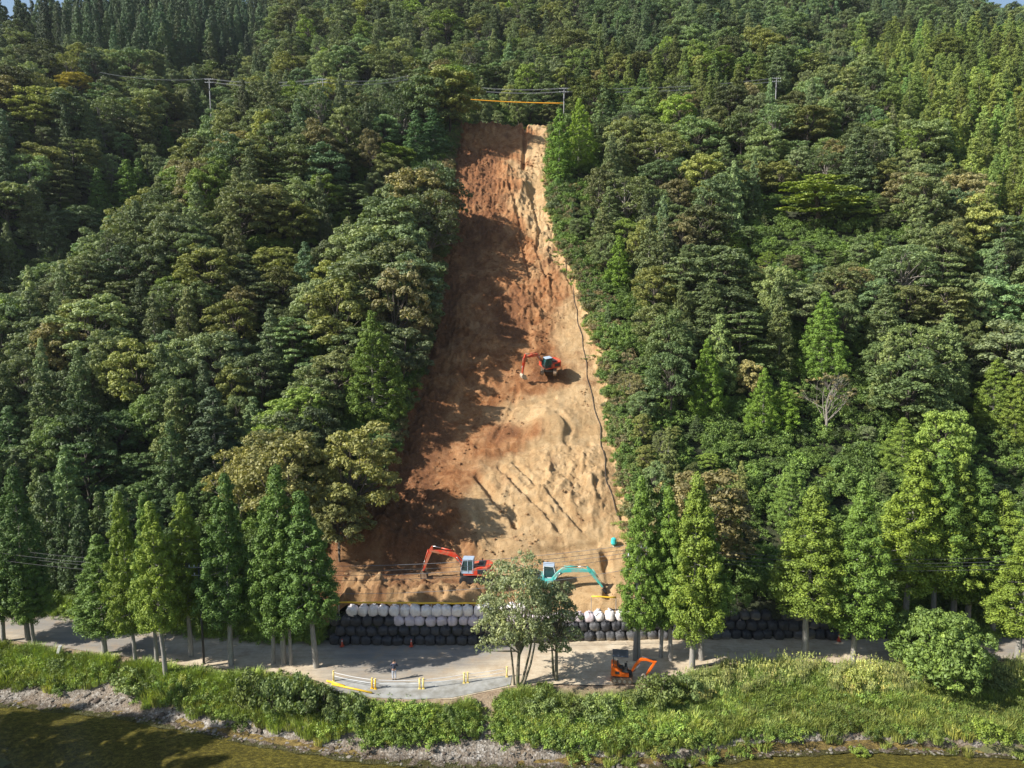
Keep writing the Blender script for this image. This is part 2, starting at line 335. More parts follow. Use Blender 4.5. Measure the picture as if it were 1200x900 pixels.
class MB:
    def __init__(s): s.bm = bmesh.new()
    def box(s, x0, x1, y0, y1, z0, z1, bev=0.0, taper=None):
        b2 = bmesh.new(); vs = [b2.verts.new((x, y, z)) for z in (z0, z1) for y in (y0, y1) for x in (x0, x1)]
        if taper:
            cx, cy_ = (x0 + x1) / 2, (y0 + y1) / 2
            for v in vs[4:]: v.co.x = cx + (v.co.x - cx) * taper[0] + taper[2]; v.co.y = cy_ + (v.co.y - cy_) * taper[1]
        for f in ((0, 2, 3, 1), (4, 5, 7, 6), (0, 1, 5, 4), (2, 6, 7, 3), (0, 4, 6, 2), (1, 3, 7, 5)): b2.faces.new([vs[i] for i in f])
        if bev: bmesh.ops.bevel(b2, geom=b2.edges[:], offset=bev, segments=2, affect='EDGES', profile=.6)
        return s._add(b2)
    def prism(s, pts, y0, y1, bev=0.0):
        """outline in x,z pushed from y0 to y1"""
        b2 = bmesh.new(); a = [b2.verts.new((x, y0, z)) for x, z in pts]; b = [b2.verts.new((x, y1, z)) for x, z in pts]; n = len(pts)
        b2.faces.new(a); b2.faces.new(b[::-1])
        for i in range(n): b2.faces.new((a[i], b[i], b[(i + 1) % n], a[(i + 1) % n]))
        bmesh.ops.recalc_face_normals(b2, faces=b2.faces[:])
        if bev: bmesh.ops.bevel(b2, geom=b2.edges[:], offset=bev, segments=2, affect='EDGES', profile=.6)
        return s._add(b2)
    def tube(s, pts, rad, seg=8, cap=True):
        b2 = bmesh.new(); rings = []; n = len(pts); pts = [Vector(p_) for p_ in pts]
        rad = [rad] * n if isinstance(rad, (int, float)) else rad
        for i, p_ in enumerate(pts):
            d = (pts[min(i + 1, n - 1)] - pts[max(i - 1, 0)]).normalized()
            u = d.cross(Vector((0, 0, 1))); u = u.normalized() if u.length > .05 else Vector((1, 0, 0)); v = d.cross(u).normalized()
            rings.append([b2.verts.new(p_ + (u * math.cos(k * 2 * math.pi / seg) + v * math.sin(k * 2 * math.pi / seg)) * rad[i]) for k in range(seg)])
        for i in range(n - 1):
            for k in range(seg): b2.faces.new((rings[i][k], rings[i][(k + 1) % seg], rings[i + 1][(k + 1) % seg], rings[i + 1][k]))
        if cap: b2.faces.new(rings[0][::-1]); b2.faces.new(rings[-1])
        bmesh.ops.recalc_face_normals(b2, faces=b2.faces[:])
        return s._add(b2)
    def cone(s, p0, p1, r0, r1, seg=12): return s.tube([p0, p1], [r0, r1], seg)
    def _add(s, b2):
        me = bpy.data.meshes.new('tmp'); b2.to_mesh(me); b2.free(); s.bm.from_mesh(me); bpy.data.meshes.remove(me); return s
    def build(s, name, m_, parent=None, smooth=False):
        me = bpy.data.meshes.new(name); s.bm.to_mesh(me); s.bm.free(); me.materials.append(m_)
        if smooth: me.shade_smooth()
        return link(name, me, parent)
def copy_tree(o, parent=None):
    c = o.copy(); COL.objects.link(c); c.parent = parent
    for ch in list(o.children): copy_tree(ch, c)
    return c

# ------------------------------------------------------------------ ground sheets
def grid_mesh(name, xs, ys, zf, mats, attrs=None, smooth=True):
    X, Y = np.meshgrid(xs, ys); Z = zf(X, Y); nx, ny = len(xs), len(ys)
    V = np.stack([X.ravel(), Y.ravel(), Z.ravel()], 1)
    i = np.arange(nx * ny).reshape(ny, nx); Fq = np.stack([i[:-1, :-1], i[:-1, 1:], i[1:, 1:], i[1:, :-1]], -1).reshape(-1, 4)
    at = {k: f(X, Y, Z).ravel() for k, f in (attrs or {}).items()}
    return V, Fq, at
def spaced(a, b, c0, c1, fine, grow):
    """axis from a to b, step fine between c0 and c1, growing outside"""
    out = list(np.arange(c0, c1 + 1e-6, fine)); s = fine; v = c1
    while v < b: s = min(s * grow, 5.0); v += s; out.append(v)
    s = fine; v = c0; pre = []
    while v > a: s = min(s * grow, 5.0); v -= s; pre.append(v)
    return np.array(pre[::-1] + out)
xs = spaced(-420, 460, -60, 60, .6, 1.03); ys = spaced(66, 560, 66, 84, .5, 1.012)
def z_hill(X, Y):
    z = terrain(X, Y); m = scar_mask(X, Y, -0.4); z = z - 1.2 * m
    return np.where(Y < y_far(X) + .8, -0.6, z)
V, F4, at = grid_mesh('hillside', xs, ys, z_hill, None)
tag(link('hillside', np_mesh('hillside', V, F4, [M_FLOOR], True)), 'steep forested hillside floor of dark leaf litter', kind='structure')

# bare earth: shape details measured off the photograph
def bump_at(px, py, rx, ry, hgt, rot=0):
    x, y, z = hit_xy(px, py); return (x, y, rx, ry, hgt, rot)
def hit_xy(px, py): return hit(px, py, True)
MOUNDS = [bump_at(*a) for a in [(650, 505, 3.6, 3.2, 1.9), (676, 515, 1.4, 1.2, -.5), (600, 225, 3.2, 6.0, 1.3), (560, 232, 4, 3, 1.0), (625, 235, 1.2, 6, -1.0), (470, 640, 5.0, 3.0, 1.6), (425, 660, 3.5, 3.0, 1.5),
    (430, 690, 3.0, 1.6, 1.2), (600, 420, 5, 4, .8), (560, 400, 3, 5, .5), (575, 330, 4, 5, .8), (640, 600, 4, 3, .7), (530, 590, 5, 3, .7), (705, 560, 2.5, 5, .6), (590, 655, 4, 2, .8), (640, 655, 5, 2, .7)]]
PITS = [bump_at(638, 699, 5.5, 3.0, -1.3)]
def pits(X, Y): return sum(hh * np.exp(-((X - mx) / rx) ** 4 - ((Y - my) / ry) ** 4) for (mx, my, rx, ry, hh, ro) in PITS)
def ridged(x, y, o, s): 
    r_ = 0; a_ = .5
    for k in range(o): r_ = r_ + a_ * (1 - np.abs(vnoise(x * 2 ** k + 5.1 * k, y * 2 ** k, s + k) * 2 - 1)) ** 2; a_ *= .5
    return r_
def poly_world(pts): return np.array([hit_xy(a, b)[:2] for a, b in pts])
TRENCH = [(poly_world([(616, 150), (615, 172), (613, 202)]), .45, 1.0), (poly_world([(709, 654), (714, 675), (713, 700)]), .5, 1.0),
          (poly_world([(625, 245), (632, 275), (628, 300), (640, 330)]), .30, .5), (poly_world([(596, 225), (606, 250), (612, 290), (622, 330)]), .35, .6),
          (poly_world([(585, 548), (610, 580), (655, 628)]), .34, .45), (poly_world([(603, 545), (632, 578), (682, 628)]), .34, .45), (poly_world([(578, 520), (600, 482), (606, 462)]), .4, .3),
          (poly_world([(655, 495), (668, 512), (664, 524)]), .5, .45), (poly_world([(560, 527), (620, 530), (690, 524)]), .45, .5), (poly_world([(540, 470), (600, 480), (650, 470)]), .3, .35), (poly_world([(560, 563), (580, 590), (598, 606), (604, 620)]), .5, .8),
          (poly_world([(620, 660), (660, 650), (700, 642)]), .3, .45)]
def seg_dist(X, Y, pl):
    d = np.full(X.shape, 1e9)
    for (ax, ay), (bx, by) in zip(pl[:-1], pl[1:]):
        L2 = (bx - ax) ** 2 + (by - ay) ** 2; t_ = np.clip(((X - ax) * (bx - ax) + (Y - ay) * (by - ay)) / L2, 0, 1)
        d = np.minimum(d, np.hypot(X - ax - t_ * (bx - ax), Y - ay - t_ * (by - ay)))
    return d
_dv = poly_world([(640, 150), (605, 205), (600, 250), (625, 300), (655, 350), (640, 400), (672, 450), (590, 480), (640, 520), (560, 545), (540, 600), (560, 640), (600, 700)])
_dv = _dv[np.argsort(_dv[:, 1])]
def divide(y): return np.interp(y, _dv[:, 1], _dv[:, 0])
def scar_z(X, Y):
    z = terrain(X, Y); m = scar_mask(X, Y, .6); l, r = scar_edges(Y)
    d = np.zeros_like(z)
    for (mx, my, rx, ry, hh, ro) in MOUNDS: d += hh * np.exp(-((X - mx) / rx) ** 2 - ((Y - my) / ry) ** 2)
    rough = sst(.3, .75, vnoise(X * .13 + 3, Y * .09, 41) + .25 * (1 - sst(-3, 3, X - divide(Y))))
    d += fbm(X * .5, Y * .5, 4, 21) * .35 + (rough * .95 + .14) * (np.abs(fbm(X * 1.1, Y * 1.1, 4, 31)) * .95)
    d += (rough * .95 + .10) * ridged(X * .38 + .3 * fbm(X * .3, Y * .3, 2, 8), Y * .36, 5, 71) * 1.3
    d += fbm(X * 1.6 + fbm(X * .2, Y * .2, 2, 6), Y * .16, 3, 61) * (.06 + .22 * sst(118, 140, Y))          # rills running down the slope
    step = vnoise(X * .05, Y * .35, 77); d += .35 * np.floor(step * 6) / 6
    for pl, wd, dp in TRENCH: d -= dp * np.exp(-(seg_dist(X, Y, pl) / wd) ** 4)
    # cut benches where the machines work
    flat1 = sst(72, 74, Y) * (1 - sst(77.5, 80, Y)); d = d * (1 - .75 * flat1)
    return z + (d + .05 + pits(X, Y)) * m - 1.5 * (1 - sst(0, .35, m))
l0, r0 = scar_edges(np.array([71.0]))
xs2 = np.arange(-34, 22, .15); ys2 = np.concatenate([np.arange(69.6, 110, .15), np.arange(110, 182.5, .24)])
def pale_f(X, Y, Z):
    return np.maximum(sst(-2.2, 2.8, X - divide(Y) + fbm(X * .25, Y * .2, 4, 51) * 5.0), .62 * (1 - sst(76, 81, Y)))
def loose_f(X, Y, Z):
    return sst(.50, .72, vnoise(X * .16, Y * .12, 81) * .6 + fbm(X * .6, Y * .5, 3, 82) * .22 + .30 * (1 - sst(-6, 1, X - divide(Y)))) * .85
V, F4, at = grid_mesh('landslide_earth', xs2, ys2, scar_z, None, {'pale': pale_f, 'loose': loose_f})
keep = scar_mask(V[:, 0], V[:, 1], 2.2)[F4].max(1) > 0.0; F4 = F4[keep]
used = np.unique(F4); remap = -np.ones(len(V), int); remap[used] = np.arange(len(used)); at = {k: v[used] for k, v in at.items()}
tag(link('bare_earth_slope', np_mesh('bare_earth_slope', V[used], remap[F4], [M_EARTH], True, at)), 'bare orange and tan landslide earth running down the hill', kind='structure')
def ZS(x, y): return float(scar_z(np.array([[float(x)]]), np.array([[float(y)]]))[0, 0])

# riverbank, gravel, river bed, water, road
def strip(name, xs_, ya, yb, n, zf, m_, attrs=None, smooth=True):
    X = np.repeat(xs_[None, :], n, 0); t_ = np.linspace(0, 1, n)[:, None]; Y = ya(xs_)[None, :] * (1 - t_) + yb(xs_)[None, :] * t_
    Z = zf(X, Y); nx = len(xs_); i = np.arange(nx * n).reshape(n, nx)
    F_ = np.stack([i[:-1, :-1], i[:-1, 1:], i[1:, 1:], i[1:, :-1]], -1).reshape(-1, 4)
    V_ = np.stack([X.ravel(), Y.ravel(), Z.ravel()], 1); at_ = {k: f(X, Y, Z).ravel() for k, f in (attrs or {}).items()}
    return tag(link(name, np_mesh(name, V_, F_, [m_], smooth, at_)), kind='structure')
xr = np.concatenate([np.arange(-150, -60, 1.5), np.arange(-60, 60, .3), np.arange(60, 160, 1.5)])
def bare_f(X, Y):
    p_ = to_px(X, Y, terrain(X, Y)); a = np.exp(-((p_[0] - 572) / 13.0) ** 4); b_ = np.exp(-((p_[0] - 138 + (p_[1] - 790) * .45) / 9.0) ** 4)
    e = 1 - sst(.3, 1.3, y_near(X) - Y); return np.clip(a + b_ + e, 0, 1)
rag = lambda x: y_gravel(x) + fbm(x * .5, x * 0, 4, 91) * .7
strip('riverbank', xr, lambda x: rag(x) - .1, lambda x: y_near(x) + .1, 26, lambda X, Y: np.where(Y > y_near(X), -.12, terrain(X, Y)), M_BANK, {'bare': lambda X, Y, Z: bare_f(X, Y)})
strip('gravel_shore', xr, lambda x: y_water(x) - .9 + fbm(x * .7, x * 0, 4, 92) * .35, lambda x: rag(x) + .8, 16, lambda X, Y: terrain(X, Y) + .03 + fbm(X * 2.2, Y * 2.2, 3, 93) * .10, M_GRAVEL, {'wet': lambda X, Y, Z: 1 - sst(WATER - .02, WATER + .16, Z)})
strip('riverbed', xr, lambda x: 0 * x - 60.0, lambda x: y_water(x) + .4, 150, lambda X, Y: terrain(X, Y) - .05 + fbm(X * .6, Y * .6, 3, 94) * .10, M_BED, {'depth': lambda X, Y, Z: np.clip((WATER - Z) / 3.6, 0, 1)})
link_w = strip('river_water', np.array([-400., -150, 0, 150, 400]), lambda x: 0 * x - 60.0, lambda x: 0 * x + 66.5, 2, lambda X, Y: X * 0 + WATER, M_WATER)
strip('road', xr, lambda x: y_near(x) - .05, lambda x: y_far(x) + 1.6, 30, lambda X, Y: .02 + fbm(X * .3, Y * .5, 3, 95) * .04, M_ROAD,
      {'dust': lambda X, Y, Z: .08 + .48 * sst(-6, 3, X + (64.5 - Y) * 1.6) + .40 * (1 - sst(5, 12, abs(X + 26))) + .15 * (1 - sst(.3, 1.2, Y - y_near(X))) - .45 * sst(30, 42, X)})
# concrete paved lay-by at the river side of the road
lb = [at_z(*q, 0.0) for q in [(384, 806), (400, 812), (440, 818), (485, 820), (530, 818), (560, 812), (598, 803), (600, 792), (546, 797), (494, 800), (440, 800), (392, 794)]]
o = MB(); b2 = bmesh.new(); b2.faces.new([b2.verts.new((x, y, .07)) for x, y in lb]); r_ = bmesh.ops.extrude_face_region(b2, geom=b2.faces[:])
for v in [g_ for g_ in r_['geom'] if isinstance(g_, bmesh.types.BMVert)]: v.co.z -= .5
bmesh.ops.recalc_face_normals(b2, faces=b2.faces[:]); o._add(b2)
tag(o.build('pavement', M_CONC), kind='structure')
# upper road shelf along the crest
strip('upper_road', np.arange(-60, 71, 1.0), lambda x: 0 * x + 181.2, lambda x: 0 * x + 187.5, 8, lambda X, Y: terrain(X, Y) + .10, M_CONC)
# ------------------------------------------------------------------ trees
g = np.random.default_rng(5)
def unit(n): v = g.normal(size=(n, 3)); return v / np.linalg.norm(v, axis=1, keepdims=True)
def leaf_cloud(cen, rad, n, size, jit=.55, upb=.25, shell=.72, asp=.62, droop=0.0):
    """n small leaf faces over each ellipsoidal spray; returns V, F, leafvar"""
    cen = np.asarray(cen, float); rad = np.asarray(rad, float); P_ = len(cen)
    if rad.ndim == 1: rad = np.repeat(rad[:, None], 3, 1)
    c = np.repeat(cen, n, 0); r_ = np.repeat(rad, n, 0); K = P_ * n
    d = unit(K); d[:, 2] += upb; d /= np.linalg.norm(d, axis=1, keepdims=True)
    q = g.uniform(shell, 1.08, K)[:, None]
    p_ = c + d * r_ * q
    nn = d / r_; nn /= np.linalg.norm(nn, axis=1, keepdims=True); nn = nn + unit(K) * jit; nn[:, 2] += .15; nn /= np.linalg.norm(nn, axis=1, keepdims=True)
    t1 = np.cross(nn, unit(K)); t1 /= np.linalg.norm(t1, axis=1, keepdims=True); t2 = np.cross(nn, t1)
    s = (size * g.uniform(.6, 1.25, K))[:, None]
    t1 = t1 * s; t2 = t2 * s * asp
    V_ = np.stack([p_ - t1, p_ + t2 * .9 - t1 * .1, p_ + t1 - nn * s * .25, p_ - t2], 1).reshape(-1, 3)
    F_ = np.arange(K * 4).reshape(-1, 4)
    lv = np.clip(np.repeat(g.normal(.45, .16, P_), n) + g.normal(0, .12, K), 0, 1)
    return V_, F_, np.repeat(lv, 4)
def join(parts):
    Vs, Fs, Ls, o_ = [], [], [], 0
    for v, f, l in parts: Vs.append(v); Fs.append(f + o_); Ls.append(l); o_ += len(v)
    return np.concatenate(Vs), np.concatenate(Fs), np.concatenate(Ls)
def tube_np(pts, rads, seg=6):
    pts = np.asarray(pts, float); n = len(pts); Vs = []
    for i in range(n):
        d = pts[min(i + 1, n - 1)] - pts[max(i - 1, 0)]; d = d / (np.linalg.norm(d) + 1e-9)
        u = np.cross(d, [0, 0, 1.0]); u = u / np.linalg.norm(u) if np.linalg.norm(u) > .05 else np.array([1.0, 0, 0]); v = np.cross(d, u)
        a = np.arange(seg) * 2 * np.pi / seg; Vs.append(pts[i] + (np.cos(a)[:, None] * u + np.sin(a)[:, None] * v) * rads[i])
    V_ = np.concatenate(Vs); F_ = []
    for i in range(n - 1):
        for k in range(seg): F_.append((i * seg + k, i * seg + (k + 1) % seg, (i + 1) * seg + (k + 1) % seg, (i + 1) * seg + k))
    return V_, np.array(F_), np.full(len(V_), .5)
def limb(p0, p1, r0, r1, bend=.12, n=5, seg=5):
    p0 = np.array(p0, float); p1 = np.array(p1, float); L = np.linalg.norm(p1 - p0); off = unit(1)[0] * L * bend; off[2] = abs(off[2]) * .6
    ts = np.linspace(0, 1, n); pts = [p0 + (p1 - p0) * t_ + off * math.sin(t_ * math.pi) for t_ in ts]
    return tube_np(pts, [r0 + (r1 - r0) * t_ for t_ in ts], seg)

PROTO = {}      # kind -> list of (crown mesh, trunk mesh)
def reg(kind, crown, trunk, mleaf, mbark):
    Vc, Fc, Lc = crown; Vt, Ft, Lt = trunk
    cm = np_mesh(kind + '_crown', Vc, Fc, [mleaf], False, {'leafvar': Lc}); tm = np_mesh(kind + '_trunk', Vt, Ft, [mbark], True, {'leafvar': Lt})
    V_, F_, L_ = join([crown, trunk]); mi = np.r_[np.zeros(len(Fc)), np.ones(len(Ft))]
    bm_ = np_mesh(kind + '_whole', V_, F_, [mleaf, mbark], False, {'leafvar': L_}, mi)
    PROTO.setdefault(kind, []).append((cm, tm, bm_))

def make_cedar(H=15.0, Rm=2.2, z0=3.2, dens=1.0, leaf=.125, tip=1.0, n=34, lump=1.0):
    """sugi: straight bare trunk, tall narrow crown built of rounded upswept sprays with dark gaps between"""
    cs, rs = [], []; parts_t = []
    tr_pts = [(0, 0, -.6)] + [(g.normal(0, .05), g.normal(0, .05), H * k / 8) for k in range(1, 8)] + [(0, 0, H - .4)]
    rt = .165 * H / 15 * 1.25
    parts_t.append(tube_np(tr_pts, [rt * 1.25, rt, rt * .85, rt * .5, rt * .42, rt * .34, rt * .26, rt * .18, .03], 8))
    sect = g.uniform(.66, 1.22, 12); nb = int(200 * dens * (H / 15) * (Rm / 2.1) ** .5); rws = int((H - z0) / .95)
    prof = lambda t_: min(1.0, 1.14 * (1 - t_ ** 1.3) ** .85) * (1 - .35 * math.exp(-(t_ / .09) ** 2))
    tot = sum(prof((i + .5) / rws) + .12 for i in range(rws))
    for i in range(rws):            # whorls of boughs; each bough is a knot of rounded sprays, dark gaps between them
        t0_ = (i + .5) / rws; n_b = max(3, int(round(nb * (prof(t0_) + .12) / tot))); a0 = g.uniform(0, 6.28)
        for b in range(n_b):
            if g.uniform() < .08: continue
            a = a0 + (b + g.uniform(-.22, .22)) * 2 * math.pi / n_b; t_ = min(.985, t0_ + g.uniform(-.4, .4) / rws); pf = prof(t_)
            rr = Rm * pf * g.uniform(.62, 1.05) * sect[int(a / (2 * math.pi) * 12) % 12] + .08; z = z0 + (H - z0) * t_ - .12 * rr
            br = g.uniform(.36, .56) * lump * (1 - .45 * t_)
            for q in range(5):
                d = unit(1)[0] * np.array([1, 1, .8]) * br * (.62 if q else 0); d[2] += .25 * br
                pr = br * g.uniform(.52, .78)
                cs.append((math.cos(a) * rr + d[0], math.sin(a) * rr + d[1], z + d[2])); rs.append((pr, pr, pr * g.uniform(.95, 1.25)))
            if b % 3 == 0: parts_t.append(limb((0, 0, z - .1), (math.cos(a) * rr * .9, math.sin(a) * rr * .9, z - .1), .045, .015, .08, 4, 4))
        for b in range(6):
            a = b * 1.05 + g.uniform(-.3, .3); rr = (Rm * prof(t0_) * .40 + .08) * g.uniform(.5, 1.1); cs.append((math.cos(a) * rr, math.sin(a) * rr, z0 + (H - z0) * t0_)); rs.append((.45, .45, .7))
    cs.append((0, 0, H - .3)); rs.append((.22, .22, .6))
    cr = leaf_cloud(cs, rs, n, leaf, .38, .30, .78, .6)
    return cr, join(parts_t)
def make_broad(H=9.5, Rm=3.2, lobes=26, n=26, leaf=.20, base=.08, airy=0.0, flat=1.0, rnd_trunk=.16, stems=1):
    cs, rs, tp = [], [], []
    for s_ in range(1, stems):
        a = g.uniform(0, 6.28); e = (math.cos(a) * Rm * .5, math.sin(a) * Rm * .4, H * .72); tp.append(limb((math.cos(a) * .25, math.sin(a) * .25, -.6), e, rnd_trunk * .85, .03, .12, 7, 6))
    top = (g.normal(0, .3), g.normal(0, .3), H * .55)
    tp.append(tube_np([(0, 0, -.8), (top[0] * .3, top[1] * .3, H * .2), (top[0], top[1], H * .5), (top[0] * 1.2, top[1] * 1.2, H * .8)], [rnd_trunk * 1.3, rnd_trunk, rnd_trunk * .7, .04], 7))
    zc = H * (base + 1) / 2; hz = H * (1 - base) / 2
    for i in range(lobes):
        u = (i + .5) / lobes; th = i * 2.39996 + g.uniform(-.5, .5); cz = 1 - 1.6 * u; sr = math.sqrt(max(0, 1 - cz * cz))
        k = g.uniform(.62, .95)
        L = np.array([math.cos(th) * sr * Rm * k, math.sin(th) * sr * Rm * k, zc + cz * hz * k * flat])
        lr = Rm * g.uniform(.24, .40)
        m_ = int(18 + lr * 9)
        d = unit(m_); d[:, 2] = np.abs(d[:, 2]) * 1.0 - .2
        pc = L + d * lr * np.array([1, 1, .72]) * g.uniform(.7, 1.0, m_)[:, None]
        for p_ in pc:
            pr = g.uniform(.19, .38) * (Rm / 3.2) ** .5; cs.append(p_); rs.append((pr * 1.1, pr * 1.1, pr * .9))
        tp.append(limb((top[0] * .7, top[1] * .7, H * g.uniform(.25, .5)), L - np.array([0, 0, lr * .3]), .075, .022, .15, 5, 5))
        if airy:
            for j in range(3): tp.append(limb(L - np.array([0, 0, lr * .3]), pc[j], .025, .01, .1, 3, 4))
    cr = leaf_cloud(cs, rs, n, leaf, .36 + .3 * airy, .3, .62 - .2 * airy, .6)
    return cr, join(tp)
def make_layered(H=9.0, Rm=3.6, pads=22, n=24, leaf=.19):
    cs, rs, tp = [], [], []
    lean = g.normal(0, .5, 2)
    tp.append(tube_np([(0, 0, -.8), (lean[0] * .3, lean[1] * .3, H * .3), (lean[0], lean[1], H * .65), (lean[0], lean[1], H * .95)], [.2, .16, .11, .03], 7))
    for i in range(pads):
        u = (i + .5) / pads; z = H * (.22 + .74 * u); rr = Rm * math.sqrt(max(0.02, 1 - ((u - .12) / .95) ** 2)) * g.uniform(.35, .95); a = i * 2.4 + g.uniform(-.5, .5)
        L = np.array([lean[0] * u + math.cos(a) * rr, lean[1] * u + math.sin(a) * rr, z + g.uniform(-.2, .2)])
        pr = g.uniform(.9, 1.6) * (Rm / 3.6)
        for q in range(int(13 * pr)):
            aa = g.uniform(0, 6.28); rad = pr * math.sqrt(g.uniform(0, 1)); s = g.uniform(.3, .5)
            cs.append(L + np.array([math.cos(aa) * rad, math.sin(aa) * rad, -.16 * rad + g.uniform(-.08, .08)])); rs.append((s, s, s * .5))
        tp.append(limb((lean[0] * u * .6, lean[1] * u * .6, z - H * .15), L, .07, .02, .1, 5, 4))
    cr = leaf_cloud(cs, rs, n, leaf, .45, .5, .4, .7)
    return cr, join(tp)
def make_bare(H=7.5, Rm=2.8, leafy=.25):
    cs, rs, tp = [], [], []
    tp.append(tube_np([(0, 0, -.8), (.1, 0, H * .3), (.2, .1, H * .55)], [.17, .13, .09], 7))
    for i in range(15):
        a = g.uniform(0, 6.28); z1 = g.uniform(.55, 1.0) * H; r1 = Rm * g.uniform(.35, 1) * (1.25 - z1 / H * .5)
        e = np.array([math.cos(a) * r1, math.sin(a) * r1, z1]); tp.append(limb((.1, .05, H * g.uniform(.2, .55)), e, .06, .018, .12, 6, 4))
        for j in range(6):
            q = e * np.array([1, 1, 1]) + unit(1)[0] * .9 + np.array([0, 0, .3]); tp.append(limb(e * np.array([.75, .75, .9]), q, .028, .008, .1, 4, 3))
            if g.uniform() < leafy + .15: cs.append(q); rs.append((.32, .32, .22))
    cr = leaf_cloud(cs, rs, 18, .17, .9, .3, .2, .6)
    return cr, join(tp)
def make_shrub(H=1.8, Rm=1.5, n=26, leaf=.15, cnt=26, squat=1.0):
    cs, rs, tp = [], [], []
    for i in range(cnt):
        d = unit(1)[0]; d[2] = abs(d[2]); k = g.uniform(.45, .9); c = np.array([d[0] * Rm * k, d[1] * Rm * k, .25 * H + d[2] * H * .68 * k]); s = g.uniform(.24, .42) * Rm / 1.5
        cs.append(c); rs.append((s, s, s * .8 * squat))
        if i % 3 == 0: tp.append(limb((0, 0, -.2), c, .035, .012, .12, 4, 4))
    return leaf_cloud(cs, rs, n, leaf, .8, .35, .4, .62), join(tp)
for k in range(3): c_, t_ = make_cedar(17, 4.0, .8, .95, .11, n=34, lump=1.45); reg('big_cedar', c_, t_, M_NEEDLE, M_BARK)
for k in range(6): c_, t_ = make_cedar(15, g.uniform(1.9, 2.3), 2.8 + .8 * (k % 3), 1.0, .085, n=46, lump=1.15); reg('cedar', c_, t_, M_NEEDLE, M_BARK)
for k in range(3): c_, t_ = make_cedar(12, g.uniform(2.0, 2.3), .7, .85, .12, n=24, lump=1.25); reg('hill_cedar', c_, t_, M_NEEDLE, M_BARK)
for k in range(5): c_, t_ = make_broad(9.5, g.uniform(2.9, 3.5), 26 + k % 3 * 3, 22, .125, flat=g.uniform(.9, 1.05)); reg('broad', c_, t_, M_LEAF, M_BARKB)
for k in range(3): c_, t_ = make_layered(9, g.uniform(3.2, 3.9), 22 + 2 * k, 32, .13); reg('layered', c_, t_, M_LEAF, M_BARKB)
for k in range(2): c_, t_ = make_broad(8.5, 3.1, 24, 14, .12, .12, 1.0); reg('sparse', c_, t_, M_LEAF, M_BARKP)
c_, t_ = make_broad(5.5, 4.2, 44, 30, .12, -.05, 0.0, 1.0, .12); reg('bush', c_, t_, M_LEAF, M_BARKB)
for k in range(2): c_, t_ = make_bare(8.0, 2.9, .22); reg('bare', c_, t_, M_LEAF, M_BARKP)
for k in range(4): c_, t_ = make_shrub(1.9, 1.6, 56, .090, 30); reg('shrub', c_, t_, M_LEAF, M_BARKB)
c_, t_ = make_broad(10.0, 3.4, 40, 14, .11, .14, 1.0, 1.05, .15, 4); reg('olive', c_, t_, M_LEAF, M_BARKG)
c_, t_ = make_broad(9.0, 2.0, 28, 12, .105, .16, 1.0, 1.15, .14, 2); reg('olive', c_, t_, M_LEAF, M_BARKG)
H0 = {'big_cedar': 17, 'cedar': 15, 'hill_cedar': 12, 'broad': 9.5, 'layered': 9, 'sparse': 8.5, 'bare': 8, 'shrub': 1.9, 'olive': 10, 'bush': 5.5}
W0 = {'big_cedar': 8.0, 'cedar': 4.2, 'hill_cedar': 4.2, 'broad': 6.4, 'layered': 7.4, 'sparse': 6.2, 'bare': 6.0, 'shrub': 3.2, 'olive': 6.8, 'bush': 8.6}
NAMES = {'big_cedar': 'cedar_tree', 'cedar': 'cedar_tree', 'hill_cedar': 'cedar_tree', 'broad': 'broadleaf_tree', 'layered': 'spreading_tree', 'sparse': 'sparse_tree', 'bare': 'bare_tree', 'shrub': 'shrub', 'olive': 'olive_green_tree', 'bush': 'bush'}
CATS = {'big_cedar': 'cedar', 'cedar': 'cedar', 'hill_cedar': 'cedar', 'broad': 'broadleaf tree', 'layered': 'spreading tree', 'sparse': 'thin tree', 'bare': 'bare tree', 'shrub': 'shrub', 'olive': 'tree', 'bush': 'bush'}
TRUNKTINT = (.5, .5, .5)
def plant(kind, x, y, z, h, wd, tint, label, group=None, vi=None, rz=None, parts=True, tilt=(0, 0)):
    ps = PROTO[kind]; cm, tm, wm = ps[rnd.randrange(len(ps)) if vi is None else vi % len(ps)]
    nm = NAMES[kind]; sxy, sz = wd / W0[kind], h / H0[kind]
    if parts:
        root = link(nm, None)
        c = link('crown', cm, root); c['tint'] = [float(v) for v in tint]; t_ = link('trunk', tm, root)
    else:
        root = link(nm, wm); root['tint'] = [float(v) for v in tint]
    root.location = (x, y, z); root.rotation_euler = (tilt[0], tilt[1], rnd.uniform(0, 6.28) if rz is None else rz); root.scale = (sxy, sxy, sz)
    return tag(root, label, CATS[kind], group)
FEAT = []
TAKEN = []      # (x, y, radius) of planted trees
def by_px(kind, bx, by, topy, wpx, tint, label, group=None, z=0.0, surf=False, **kw):
    """a tree whose foot shows at (bx, by), top at topy and crown wpx wide in the photograph"""
    if surf: x, y, zz = hit(bx, by)
    else: x, y = at_z(bx, by, z); zz = z
    if kind == 'cedar': wpx *= 1.12
    f = to_px(x, y, zz)[2]; r_ = ray(bx, topy); t_ = y / r_[1]; h = CAMZ + r_[2] * t_ - zz
    TAKEN.append((x, y, wpx * f / FPX * .42))
    if surf: FEAT.append((x, y, wpx * f / FPX, h))
    if kind == 'cedar': kw.setdefault('tilt', (rnd.gauss(0, .018), rnd.gauss(0, .022)))
    return plant(kind, x, y, zz, h, wpx * f / FPX, tint, label, group, **kw)
